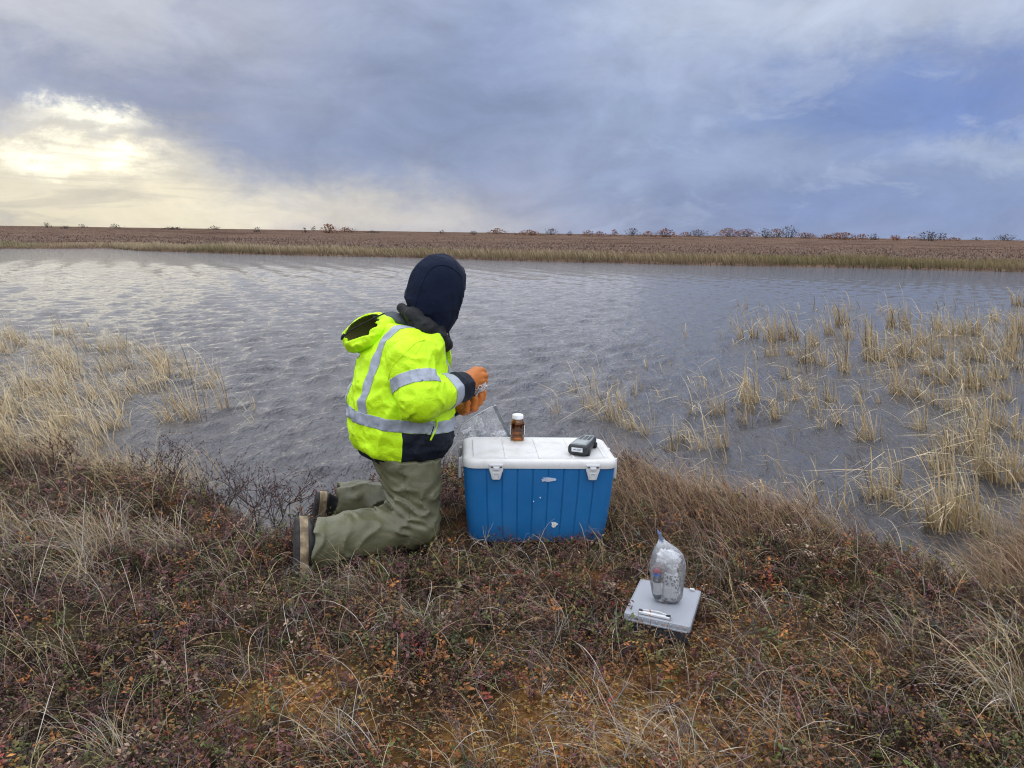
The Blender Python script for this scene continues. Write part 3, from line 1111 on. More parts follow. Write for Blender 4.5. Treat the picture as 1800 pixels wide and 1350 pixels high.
def build_sedge():
    rng = np.random.default_rng(5)
    for i, (zx, zy, s, hh) in enumerate(_cl):
        px, py = 940 + zx * 860 / 1800, 520 + zy * 480 / 1005
        w = G(px, py, WATER_Z)
        dist = w[1]
        n = int(np.clip(48 * s + 8, 16, 112) * (1.0 if dist < 8 else 0.85))
        h = Heap()
        wide = 0.0058 if dist < 7 else 0.0080 if dist < 12 else 0.012
        h.put(*sedge_parts(rng, n, 0.06 * s * (1 + dist * 0.03), 0.335 * hh * (0.62 + 0.052 * dist), 0.04, wide, 0.40))
        o = add('sedge_clump', h.mesh('sedge_clump'), None, STRAW, (w[0], w[1], WATER_Z))
        lab = _cl_labels.get(i)
        if lab is None:
            size = 'tall ' if hh >= 1.2 else 'short ' if hh <= 0.85 else ''
            build = 'broad ' if s >= 1.3 else 'thin ' if s <= 0.6 else ''
            if py > 860:
                where = 'in the narrow channel at the right bank'
            elif py > 780 and px > 1650:
                where = 'in near water at the right edge'
            elif py > 800:
                where = 'at the foot of the brown grassy bank'
            elif px < 1160:
                where = 'in the small stand behind the cooler'
            elif px < 1400 and dist < 7.5:
                where = 'left of the lone broad clump'
            elif dist < 7.5:
                where = 'near the largest clump at right'
            elif px < 1480 and dist > 8.6:
                where = 'at the far left of the right shallows'
            elif px < 1660:
                where = 'in the middle distance of the right shallows'
            elif dist > 9.5:
                where = 'far out near the right picture edge'
            else:
                where = 'in the dense patch at right edge'
            lab = size + build + 'straw sedge clump ' + where
        tag(o, lab, 'sedge', 'sedge clumps in the right shallows')
    # single stems strewn between the clumps
    h = Heap()
    n = 1700
    px = rng.uniform(1000, 2050, n)
    py = 540 + 400 * rng.random(n) ** 1.5
    w = np.array([G(a, b, WATER_Z) for a, b in zip(px, py)])
    dens = fbm2(w[:, 0], w[:, 1], 0.9, 3, 14.0)
    edge = np.clip((px - 1000 - (700 - py) * 1.6) / 250, 0, 1)
    ok = (rng.random(n) < sstep(0.38, 0.62, dens) * edge) & (w[:, 1] > shore_y(w[:, 0]) + 0.05)
    for q in w[ok]:
        V, F_, c = sedge_parts(rng, int(rng.integers(2, 6)), 0.05, 0.27 * rng.uniform(0.6, 1.2) * (1 + 0.02 * q[1]), 0.12, 0.0038 + 0.0005 * q[1], 0.5)
        h.put(V + q, F_, c)
    tag(add('scattered_sedge_stems', h.mesh('scattered_sedge_stems'), None, STRAW), 'loose thin straw stems between the clumps of the right shallows', 'sedge', None, 'stuff')
    # dense bed at the left
    h = Heap()
    poly = [(-260, 560), (0, 562), (110, 572), (215, 600), (300, 640), (385, 672), (400, 730), (350, 752), (240, 770), (180, 800), (60, 800), (-260, 770)]
    pw = np.array([G(a, b, WATER_Z)[:2] for a, b in poly])
    cnt = 0
    k = 0
    while cnt < 430 and k < 9000:
        k += 1
        px, py = rng.uniform(-260, 410), rng.uniform(562, 800)
        inside = False
        for a in range(len(poly)):
            x1, y1 = poly[a]
            x2, y2 = poly[a - 1]
            if (y1 > py) != (y2 > py) and px < (x2 - x1) * (py - y1) / (y2 - y1) + x1:
                inside = not inside
        w = G(px, py, WATER_Z)
        if not inside or rng.random() > min(1.0, (w[1] / 6.5) ** 1.6 + 0.2):
            continue
        if fbm2(np.array([w[0]]), np.array([w[1]]), 1.1, 2, 3.0)[0] < 0.40 and py < 740:
            continue
        cnt += 1
        V, F_, c = sedge_parts(rng, int(rng.integers(15, 34)), rng.uniform(0.04, 0.12), rng.uniform(0.20, 0.40), 0.24, 0.0060, 0.4)
        h.put(V + [w[0], w[1], max(WATER_Z, ground_z(w[0], w[1]))], F_, c)
    tag(add('sedge_bed', h.mesh('sedge_bed'), None, STRAW), 'dense bed of blown straw sedge in the left shallows', 'sedge', None, 'stuff')
    for i, (px, py, s, hh) in enumerate([(141, 578, .4, .6), (157, 578, .5, .7), (214, 622, 1.0, 1.3), (268, 640, .5, .9), (289, 652, .8, 1.0), (323, 648, .5, .9), (386, 676, .7, 1.1),
                                         (404, 734, .9, 1.3), (347, 752, 1.4, 1.4), (372, 690, .6, .9), (449, 738, .3, .9), (458, 760, .4, .7), (474, 586, .2, .6), (225, 748, .8, 1.0)]):
        w = G(px, py, WATER_Z)
        h = Heap()
        h.put(*sedge_parts(rng, int(26 * s + 6), 0.05 * s + 0.01, 0.34 * hh, 0.12, 0.0052, 0.35))
        o = add('sedge_clump', h.mesh('sedge_clump'), None, STRAW, (w[0], w[1], WATER_Z))
        lab = {7: 'upright sedge clump at the right tip of the left bed', 8: 'broad sedge clump on the near right edge of the left bed',
               12: 'few thin dark stems alone in open water left of the hood', 2: 'tall dark-tipped sedge clump on the far edge of the left bed',
               10: 'thin lone stem in water between left bed and person', 11: 'short lone tuft just above the bare shrubs'}.get(i, 'small straw sedge clump along the outer edge of the left bed')
        tag(o, lab, 'sedge', 'sedge clumps around the left bed')


build_sedge()


# ------------------------------------------------------------------ bare shrubs at the left water's edge
def build_shrub(px, py, hgt, label, seed):
    rng = np.random.default_rng(seed)
    w = G(px, py, -0.02)
    gz = float(ground_z(w[0], w[1]))
    h = Heap()

    def grow(p, d, L, r, k):
        m = 4
        pts = [p]
        dd = d.copy()
        for _ in range(m):
            dd = dd + rng.normal(0, 0.16, 3)
            dd[2] += 0.05
            dd /= np.linalg.norm(dd)
            pts.append(pts[-1] + dd * L / m)
        Vv, Ff = tube(pts, np.linspace(r, r * 0.55, m + 1), 5)
        h.put(Vv, Ff, jit((0.070, 0.050, 0.048), 1, 0.2, rng)[0])
        if k == 0 or rng.random() < 0.25:
            for q in range(2):
                b = pts[rng.integers(2, m + 1)]
                Vv, Ff = tube([b, b + rng.normal(0, 0.004, 3) + [0, 0, 0.004]], [0.0022, 0.001], 4)
                h.put(Vv, Ff, jit((0.10, 0.04, 0.035), 1, 0.3, rng)[0])
        if k > 0:
            for _ in range(rng.integers(2, 5)):
                nd = dd + rng.normal(0, 0.6, 3)
                nd[2] = abs(nd[2]) * 0.8 + 0.15
                nd /= np.linalg.norm(nd)
                grow(pts[rng.integers(1, m + 1)], nd, L * rng.uniform(0.5, 0.85), r * 0.62, k - 1)

    for s in range(5):
        d = np.array([rng.normal(0, 0.5), rng.normal(0, 0.5), 1.0])
        grow(np.array([rng.normal(0, 0.03), rng.normal(0, 0.03), -0.03]), d / np.linalg.norm(d), hgt * rng.uniform(0.35, 0.55), 0.0034, 3)
    tag(add('bare_shrub', h.mesh('bare_shrub'), None, TWIG, (w[0], w[1], gz)), label, 'shrub', 'bare shrubs at the water edge')


for _i, (_a, _b, _h, _l) in enumerate([
        (445, 925, .46, 'tallest bare twig shrub leaning over the inlet left of the boots'),
        (485, 925, .40, 'thin bare shrub at the inlet, nearest to the rubber boots'),
        (385, 890, .36, 'bare grey shrub left of the tallest one at the inlet'),
        (315, 870, .34, 'dense low bare shrub in front of the broad sedge clump'),
        (255, 850, .30, 'dark bare shrub on the bank below the left sedge bed'),
        (95, 835, .28, 'sparse bare shrub at the far left of the bank'),
        (590, 870, .22, 'small twiggy shrub behind the far boot'),
        (1120, 830, .24, 'low brown shrub on the bank right behind the cooler')]):
    build_shrub(_a, _b, _h, _l, 100 + _i)

# ================================================================== THINGS
def rrect(hw, hd, r, seg=6, extra=0):
    """rounded rectangle outline, counter-clockwise"""
    pts = []
    for cx, cy, a0 in ((hw - r, -hd + r, -math.pi / 2), (hw - r, hd - r, 0), (-hw + r, hd - r, math.pi / 2), (-hw + r, -hd + r, math.pi)):
        for k in range(seg + 1):
            a = a0 + math.pi / 2 * k / seg
            pts.append((cx + r * math.cos(a), cy + r * math.sin(a)))
    return np.array(pts)


def ring(xy, z):
    return np.column_stack([xy, np.full(len(xy), z)])


def add_np(name, V, Fs, parent, mat, smooth_deg=35):
    o = add(name, mesh_np(name, V, Fs), parent, mat)
    if smooth_deg:
        sharp(o, smooth_deg)
    return o


WHITE_PL = pm('white_plastic', (0.60, 0.61, 0.62), 0.42, 0.4, 0.05, 14, 0.06, 160)


def lid_material():
    m = pm('scuffed_lid_plastic', (0.74, 0.74, 0.72), 0.5, 0.35, bump=0.10, bscale=220)
    t = NT(m.node_tree)
    b = m.node_tree.nodes['Principled BSDF']
    tc = t.n('ShaderNodeTexCoord').outputs['Object']
    c = t.mix(t.m('MULTIPLY', t.mapr(t.noise(tc, 9, 6, 0.7, 0.6), 0.42, 0.72), 0.6), (0.64, 0.64, 0.625), (0.44, 0.42, 0.37))
    c = t.mix(t.m('MULTIPLY', t.mapr(t.noise(t.mapping(tc, (1, 3, 1)), 60, 5, 0.7), 0.60, 0.74), 0.5), c, (0.34, 0.31, 0.27))
    t.put(b.inputs['Base Color'], c)
    return m


def blue_material():
    m = pm('blue_plastic', (0.011, 0.135, 0.36), 0.45, 0.45, bump=0.12, bscale=240)
    t = NT(m.node_tree)
    b = m.node_tree.nodes['Principled BSDF']
    tc = t.n('ShaderNodeTexCoord').outputs['Object']
    c = t.mix(t.mapr(t.noise(tc, 5, 5, 0.65), 0.35, 0.7), (0.010, 0.128, 0.345), (0.014, 0.150, 0.385))
    c = t.mix(t.m('MULTIPLY', t.mapr(t.noise(t.mapping(tc, (1, 1, 0.4)), 90, 4, 0.7), 0.66, 0.78), 0.35), c, (0.16, 0.26, 0.38))
    sz = t.n('ShaderNodeSeparateXYZ')
    m.node_tree.links.new(tc, sz.inputs[0])
    mud = t.m('MULTIPLY', t.mapr(sz.outputs[2], 0.11, 0.0), t.mapr(t.noise(tc, 22, 6, 0.7), 0.44, 0.66, 0.0, 0.6))
    c = t.mix(mud, c, (0.10, 0.075, 0.05))
    t.put(b.inputs['Base Color'], c)
    t.put(b.inputs['Roughness'], t.mapr(t.noise(tc, 12, 4), 0.3, 0.7, 0.36, 0.58))
    return m


STEEL = pm('screw_steel', (0.30, 0.30, 0.31), 0.35, 0.5, metal=1.0)
DARK_RUBBER = pm('dark_rubber', (0.022, 0.024, 0.026), 0.6, 0.3, 0.3, 40, 0.1, 200)
PAPER = pm('paper_label', (0.74, 0.75, 0.76), 0.7, 0.2, 0.06, 30)


def build_cooler():
    Mw = Matrix.Translation((0.102, 3.080, -0.012)) @ Matrix.Rotation(math.radians(4.0), 4, 'Z') @ Matrix.Rotation(math.radians(0.7), 4, 'Y')
    root = tag(empty('cooler', mat=Mw), 'large blue ice cooler with scuffed white lid, standing on the bank', 'cooler')
    blue, lidm = blue_material(), lid_material()
    # body: rounded tapering tub with moulded vertical grooves
    HT = 0.328
    gx = [(-0.263 + 0.0585 * k) for k in range(10)]

    def outline(hw, hd, r, bulge, gdep):
        base = rrect(hw, hd, r, 7)
        out = []
        n = len(base)
        for i in range(n):
            a, b = base[i], base[(i + 1) % n]
            out.append(tuple(a))
            L = np.linalg.norm(b - a)
            if L > 0.1:
                horiz = abs(b[0] - a[0]) > abs(b[1] - a[1])
                if horiz:
                    sgn = 1 if b[0] > a[0] else -1
                    for g in sorted([q * hw / 0.29 for q in gx], key=lambda q: q * sgn):
                        if abs(g) > hw - r - 0.004:
                            continue
                        nrm = -1 if a[1] < 0 else 1
                        for du, dep in ((-0.0034, 0), (-0.0012, gdep), (0.0012, gdep), (0.0034, 0)):
                            x = g + du * sgn
                            y = a[1] - nrm * dep + nrm * bulge * (1 - (x / hw) ** 2)
                            out.append((x, y))
                else:
                    sgn = 1 if b[1] > a[1] else -1
                    for g in (-0.10, -0.04, 0.04, 0.10):
                        nrm = -1 if a[0] < 0 else 1
                        for du, dep in ((-0.0034, 0), (-0.0012, gdep), (0.0012, gdep), (0.0034, 0)):
                            out.append((a[0] - nrm * dep, g * sgn + du * sgn))
        return np.array(out)

    prof = [(0.0, 0.270, 0.138, 0.0), (0.004, 0.276, 0.144, 0.0), (0.012, 0.279, 0.147, 0.002), (0.02, 0.2805, 0.149, 0.0034), (0.10, 0.289, 0.158, 0.0036), (0.20, 0.297, 0.167, 0.0036), (0.30, 0.302, 0.1725, 0.0036),
            (0.320, 0.3025, 0.173, 0.0030), (HT, 0.3025, 0.173, 0.0)]
    V, Fs = loft([ring(outline(w, d, 0.05, 0.006, g), z) for z, w, d, g in prof])
    body = add_np('body', V, Fs, root, blue, 28)
    # lid
    lp = [(HT - 0.004, 0.304, 0.1765), (HT - 0.006, 0.3075, 0.182), (HT + 0.002, 0.3085, 0.183), (HT + 0.012, 0.3080, 0.1825), (HT + 0.020, 0.3055, 0.180), (HT + 0.025, 0.300, 0.1745), (HT + 0.027, 0.291, 0.1655),
          (HT + 0.0265, 0.279, 0.1535), (HT + 0.0242, 0.277, 0.1515), (HT + 0.0242, 0.20, 0.10)]
    rings = [ring(rrect(w, d, min(0.052, d * 0.9), 9), z) for z, w, d in lp]
    V, Fs = loft(rings)
    lid = add_np('lid', V, Fs, root, lidm, 50)
    for x in (-0.135, 0.0, 0.135):
        fbox('rib', (x, 0.0, HT + 0.0250), (0.008, 0.290, 0.004), lidm, lid, 0.001)
    for x in (-0.262, 0.262):
        fbox('rib', (x, 0.0, HT + 0.0250), (0.005, 0.25, 0.0038), lidm, lid, 0.001)
    top = HT + 0.027
    # latches
    for lx in (-0.176, 0.205):
        bm = bmesh.new()
        y0 = -0.193
        shape = [(-0.027, 0.012), (-0.027, -0.010), (-0.022, -0.024), (-0.016, -0.046), (-0.011, -0.049), (0.011, -0.049), (0.016, -0.046), (0.022, -0.024), (0.027, -0.010), (0.027, 0.012)]
        vs = [bm.verts.new((lx + a, y0, HT + b)) for a, b in shape]
        f = bm.faces.new(vs)
        r = bmesh.ops.extrude_face_region(bm, geom=[f])
        ev = [v for v in r['geom'] if isinstance(v, bmesh.types.BMVert)]
        bmesh.ops.translate(bm, verts=ev, vec=(0, 0.0135, 0))
        bmesh.ops.recalc_face_normals(bm, faces=bm.faces)
        bmesh.ops.bevel(bm, geom=[e for e in bm.edges if abs(e.verts[0].co.y - y0) < 1e-5 and abs(e.verts[1].co.y - y0) < 1e-5], offset=0.0022, segments=2, affect='EDGES')
        la = sharp(bm_obj('latch', bm, WHITE_PL, root))
        fbox('latch_rib', (lx, y0 - 0.001, HT - 0.022), (0.026, 0.004, 0.004), WHITE_PL, la, 0.001)
        fbox('latch_rib', (lx - 0.011, y0 - 0.001, HT - 0.031), (0.004, 0.004, 0.016), WHITE_PL, la, 0.001)
        fbox('latch_rib', (lx + 0.011, y0 - 0.001, HT - 0.031), (0.004, 0.004, 0.016), WHITE_PL, la, 0.001)
        fbox('hinge_bar', (lx, y0 - 0.002, HT - 0.003), (0.022, 0.008, 0.010), WHITE_PL, la, 0.002)
        for sx in (-0.0175, 0.0175):
            V, Fs = lathe([(0.0052, 0.0), (0.0052, 0.0015), (0.0035, 0.003), (0.0, 0.0034)], 14, True, False)
            V = np.column_stack([V[:, 0] + lx + sx, y0 - V[:, 2] + 0.0005, V[:, 1] + HT + 0.005])
            add_np('screw', V, Fs, la, STEEL, 40)
    # side handles: bracket and swing handle
    for sx in (-1, 1):
        X0 = sx * 0.3045
        hd = fbox('handle', (X0 + sx * 0.011, 0.0, HT - 0.055), (0.011, 0.15, 0.022), WHITE_PL, root, 0.004)
        for yy in (-0.075, 0.075):
            fbox('handle_arm', (X0 + sx * 0.012, yy, HT - 0.035), (0.014, 0.018, 0.085), WHITE_PL, hd, 0.005)
            fbox('bracket', (X0 + sx * 0.004, yy, HT - 0.010), (0.012, 0.034, 0.040), WHITE_PL, hd, 0.004)
    hd = None
    # worn stickers on the front and the printed label on the right side
    yf = -0.1792

    def patch(name, pts, mat, yoff):
        bm = bmesh.new()
        vs = [bm.verts.new((a, yoff, b)) for a, b in pts]
        f = bm.faces.new(vs)
        r = bmesh.ops.extrude_face_region(bm, geom=[f])
        bmesh.ops.translate(bm, verts=[v for v in r['geom'] if isinstance(v, bmesh.types.BMVert)], vec=(0, 0.0035, 0))
        bmesh.ops.recalc_face_normals(bm, faces=bm.faces)
        bmesh.ops.triangulate(bm, faces=bm.faces)
        return bm_obj(name, bm, mat, root, False)

    tape = pm('torn_sticker', (0.50, 0.54, 0.66), 0.6, 0.3, 0.2, 60)
    patch('sticker_remnant', [(0.006, 0.268), (0.004, 0.278), (0.014, 0.279), (0.008, 0.284), (0.030, 0.285), (0.055, 0.282), (0.063, 0.279), (0.060, 0.273), (0.042, 0.270), (0.030, 0.267), (0.018, 0.270)], tape, yf - 0.0006)
    blob = [(0.052, 0.078), (0.056, 0.084), (0.050, 0.090), (0.058, 0.094), (0.066, 0.094), (0.076, 0.088), (0.080, 0.083), (0.072, 0.079), (0.068, 0.072), (0.058, 0.070)]
    patch('paint_splash', [(a, b) for a, b in blob], pm('white_splash', (0.72, 0.72, 0.70), 0.7, 0.2, 0.25, 200), -0.1640)
    for a, b, s in ((0.002, 0.200, 0.0028), (-0.024, 0.184, 0.0022)):
        patch('paint_fleck', [(a + s * math.cos(q), b + s * math.sin(q)) for q in np.linspace(0, 6.283, 8)[:-1]], PAPER, -0.1755)
    lb = fbox('side_label', (0.2995, 0.02, 0.155), (0.0045, 0.19, 0.15), pm('dark_print', (0.022, 0.026, 0.040), 0.5, 0.3), root, 0.0008, Matrix.Rotation(math.radians(5.2), 3, 'Y'))
    rngl = np.random.default_rng(3)
    for k in range(9):
        L = rngl.uniform(0.05, 0.15)
        fbox('print_line', (0.2995 + 0.0024 + (0.215 - 0.0142 * k - 0.155) * 0.091, -0.065 + L / 2, 0.215 - 0.0142 * k), (0.001, L, 0.0035), PAPER, lb, 0, Matrix.Rotation(math.radians(5.2), 3, 'Y'))
    return root, Mw, top


cooler, COOL_M, COOL_TOP = build_cooler()


def on_lid(px, py, dz=0.0):
    """pixel -> world point on the lid's recessed top"""
    w = G(px, py, 0.340)
    l = COOL_M.inverted() @ Vector(w)
    l.z = COOL_TOP - 0.0025 + dz
    return COOL_M @ l


# --- amber bottle
def glass_mat(name, color, rough=0.02, ior=1.5):
    m = bpy.data.materials.new(name)
    m.use_nodes = True
    b = m.node_tree.nodes['Principled BSDF']
    t = NT(m.node_tree)
    tc = t.n('ShaderNodeTexCoord').outputs['Object']
    c = t.mix(t.noise(tc, 30, 3), color, tuple(x * 0.86 for x in color))
    t.put(b.inputs['Base Color'], c)
    b.inputs['Roughness'].default_value = rough
    b.inputs['Transmission Weight'].default_value = 1.0
    b.inputs['IOR'].default_value = ior
    return m


def threaded_cap(name, r, z0, h, parent, mat, n=60):
    t = np.linspace(0, 2 * np.pi, n, endpoint=False)
    rid = 1 + 0.025 * (np.arange(n) % 2)
    prof = [(r * 0.97, z0, 0), (r, z0 + 0.001, 1), (r, z0 + h * 0.82, 1), (r * 0.96, z0 + h * 0.93, 0), (r * 0.88, z0 + h, 0), (r * 0.78, z0 + h, 0), (r * 0.76, z0 + h - 0.0012, 0), (0.002, z0 + h - 0.0012, 0)]
    rings = [np.stack([rr * np.cos(t) * (rid if k else 1), rr * np.sin(t) * (rid if k else 1), np.full(n, z)], 1) for rr, z, k in prof]
    V, Fs = loft(rings)
    return add_np(name, V, Fs, parent, mat, 40)


def build_bottle():
    w = on_lid(909, 774)
    root = tag(empty('amber_bottle', mat=Matrix.Translation(w) @ COOL_M.to_3x3().to_4x4()), 'brown glass bottle with white screw cap and label, on the cooler lid', 'bottle')
    R0 = 0.0300
    outer = [(0.004, 0.0), (R0 * 0.86, 0.0), (R0 * 0.97, 0.003), (R0, 0.009), (R0, 0.070), (R0 * 0.985, 0.078), (R0 * 0.90, 0.086), (R0 * 0.76, 0.0915), (R0 * 0.70, 0.094), (R0 * 0.70, 0.108)]
    inner = [(R0 * 0.62, 0.108), (R0 * 0.62, 0.094), (R0 * 0.70, 0.0895), (R0 * 0.83, 0.084), (R0 * 0.905, 0.077), (R0 * 0.92, 0.070), (R0 * 0.92, 0.011), (R0 * 0.85, 0.006), (0.004, 0.005)]
    V, Fs = lathe(outer + inner, 48)
    amber = glass_mat('amber_glass', (0.74, 0.44, 0.20))
    body = add_np('glass_body', V, Fs, root, amber, 30)
    V, Fs = lathe([(0.002, 0.0054), (R0 * 0.84, 0.0066), (R0 * 0.917, 0.0115), (R0 * 0.917, 0.026), (R0 * 0.90, 0.0257), (0.002, 0.0257)], 48)
    add_np('liquid', V, Fs, root, glass_mat('bottle_liquid', (0.93, 0.68, 0.32), 0.0, 1.33), 30)
    threaded_cap('cap', 0.0235, 0.0955, 0.0185, root, pm('cap_white', (0.80, 0.81, 0.82), 0.4, 0.4, 0.03, 40))
    # paper label wrapped round the far side: both ends show
    a = np.radians(np.linspace(-28, 205, 40))
    V = np.concatenate([np.stack([(R0 + 0.0006) * np.cos(a), (R0 + 0.0006) * np.sin(a), np.full(40, z)], 1) for z in (0.026, 0.068)])
    V = np.concatenate([V, np.concatenate([np.stack([(R0 + 0.0010) * np.cos(a), (R0 + 0.0010) * np.sin(a), np.full(40, z)], 1) for z in (0.026, 0.068)])])
    j = np.arange(39)
    Fq = np.concatenate([np.stack([j, j + 1, j + 41, j + 40], 1), np.stack([80 + j, 80 + j + 1, 80 + j + 41, 80 + j + 40], 1)])
    o = add('label', mesh_np('label', V, Fq), root, PAPER)
    return root


build_bottle()


# --- handheld meter
def build_meter():
    a, b = on_lid(1014, 802), on_lid(1043, 776)
    d = (b - a).normalized()
    yaw = math.atan2(d.y, d.x)
    L, W = 0.185, 0.082
    mid = a + d * (L * 0.5) + Vector((0, 0, 0.0))
    M = Matrix.Translation(mid) @ Matrix.Rotation(yaw, 4, 'Z')
    root = tag(empty('handheld_meter', mat=M), 'dark grey handheld water meter with lighter face, lying on the cooler lid', 'meter')
    case = pm('meter_case', (0.035, 0.040, 0.043), 0.5, 0.35, 0.15, 30, 0.08, 200)
    face = pm('meter_face', (0.20, 0.215, 0.22), 0.45, 0.4, 0.08, 30)
    # axis x: near end at -L/2; loft along x, the case is wider at the near (screen) end
    rings = []
    for t, w, zb, zt in [(-0.5, 0.66, 0.016, 0.036), (-0.492, 0.86, 0.010, 0.042), (-0.47, 0.96, 0.007, 0.0455), (-0.40, 1.0, 0.006, 0.047), (-0.1, 0.98, 0.007, 0.047), (0.15, 0.84, 0.009, 0.046), (0.40, 0.76, 0.010, 0.045), (0.47, 0.74, 0.011, 0.044), (0.495, 0.66, 0.014, 0.041), (0.5, 0.5, 0.018, 0.036)]:
        hw, hz = W / 2 * w, (zt - zb) / 2
        rr = rrect(hw, hz, min(hw, hz) * 0.62, 5)
        rings.append(np.column_stack([np.full(len(rr), t * L), rr[:, 0], rr[:, 1] + (zt + zb) / 2]))
    V, Fs = loft(rings)
    add_np('case', V, Fs, root, case, 60)
    # face plate follows the taper
    pts = [(-0.44, 0.40), (0.05, 0.385), (0.42, 0.29), (0.45, 0.24), (0.45, -0.24), (0.42, -0.29), (0.05, -0.385), (-0.44, -0.40)]
    bm = bmesh.new()
    f = bm.faces.new([bm.verts.new((x * L, y * W, 0.0478 - 0.002 * max(0, x))) for x, y in pts])
    r = bmesh.ops.extrude_face_region(bm, geom=[f])
    bmesh.ops.translate(bm, verts=[v for v in r['geom'] if isinstance(v, bmesh.types.BMVert)], vec=(0, 0, -0.004))
    bmesh.ops.recalc_face_normals(bm, faces=bm.faces)
    bm_obj('face_plate', bm, face, root, False)
    fbox('screen', (-0.22 * L, 0, 0.0482), (0.055, 0.052, 0.0016), pm('lcd_glass', (0.26, 0.30, 0.30), 0.12, 0.5), root, 0.0006)
    for i in range(4):
        for j in range(3):
            fbox('key', (0.06 * L + i * 0.016, (j - 1) * 0.017, 0.0484), (0.010, 0.011, 0.002), pm('key_grey', (0.10, 0.11, 0.115), 0.6, 0.3) if i == 0 and j == 0 else bpy.data.materials['key_grey'], root, 0.0008)
    lb = fbox('end_label', (-L / 2 - 0.0004, 0, 0.0285), (0.0016, 0.046, 0.017), PAPER, root, 0.0004)
    for k, (y, w_) in enumerate([(-0.010, 0.018), (0.009, 0.010), (0.0, 0.030)]):
        fbox('print_line', (-L / 2 - 0.0014, y, 0.032 - 0.004 * (k // 2) - 0.003 * (k % 2)), (0.0006, w_, 0.0016), pm('print_blue', (0.10, 0.16, 0.30), 0.6) if k == 0 else bpy.data.materials['print_blue'], lb, 0)
    for x, y in [(-0.33, 0.34), (-0.33, -0.40), (0.34, 0.24), (0.34, -0.33)]:
        V, Fs = lathe([(0.0095, -0.0125), (0.0125, -0.010), (0.0125, 0.010), (0.0095, 0.0125)], 18)
        V = np.column_stack([V[:, 0] + x * L, V[:, 2] + y * W, V[:, 1] + 0.0125])
        add_np('rubber_foot', V, Fs, root, DARK_RUBBER, 40)


build_meter()


# --- clear zip bag standing behind the cooler, crumpled bag inside it
def sheet(name, corner, nu, nv, thick, crinkle, seed, mat, parent, two=True):
    """pillow of film between four corner points: corner[(0,0)],(1,0),(1,1),(0,1)"""
    A, B, C_, D = [np.asarray(c) for c in corner]
    u, v = np.meshgrid(np.linspace(0, 1, nu), np.linspace(0, 1, nv), indexing='ij')
    base = (A[None, None] * ((1 - u) * (1 - v))[..., None] + B * (u * (1 - v))[..., None] + C_ * (u * v)[..., None] + D * ((1 - u) * v)[..., None])
    nrm = np.cross(B - A, D - A)
    nrm /= np.linalg.norm(nrm)
    bul = (np.clip(np.sin(np.pi * u), 0, 1) * np.clip(np.sin(np.pi * v), 0, 1)) ** 0.6
    out = Heap()
    for s in ((1, -1) if two else (1,)):
        nz = fbm(np.stack([u * 5 + seed + 10 * s, v * 6 + seed, u * 0 + seed], -1), 3) - 0.5
        rg = np.abs(fbm(np.stack([u * 7 + seed * 2 + s, v * 4 + seed, u * 0 + 3], -1), 2) - 0.5)
        off = s * thick * bul + crinkle * (nz - 1.5 * rg) * (0.25 + bul)
        pos = base + nrm * off[..., None]
        edge = 0.10 * crinkle * (fbm(np.stack([u * 9 + seed, v * 9, u * 0], -1), 2) - 0.5)
        pos[..., 2] += edge * 4
        i, j = np.meshgrid(np.arange(nu - 1), np.arange(nv - 1), indexing='ij')
        a = (i * nv + j).ravel()
        q = np.stack([a, a + nv, a + nv + 1, a + 1], 1)
        out.put(pos.reshape(-1, 3), q, np.array([.8, .8, .8]))
    return add(name, out.mesh(name), parent, mat)


FILM = film_mat('clear_film', 0.13, rim=0.95)
FILM2 = film_mat('crumpled_film', 0.75, (0.95, 0.96, 0.98), 0.2, 0.9)


def lump(name, c, rad, amp, freq, seed, mat, parent, n=40):
    """crumpled ball of film or paper"""
    t = np.linspace(0, np.pi, n)
    p = np.linspace(0, 2 * np.pi, 2 * n, endpoint=False)
    T, Pp = np.meshgrid(t[1:-1], p, indexing='ij')
    d = np.stack([np.sin(T) * np.cos(Pp), np.sin(T) * np.sin(Pp), np.cos(T)], -1)
    k = 1 + amp * (2 * np.abs(fbm(d * freq + seed, 3) - 0.5) * 2 - 0.6)
    rings = [(d[i] * k[i][:, None] * np.array(rad) + np.array(c)) for i in range(d.shape[0])]
    V, Fs = loft(rings)
    return add(name, mesh_np(name, V, Fs), parent, mat)


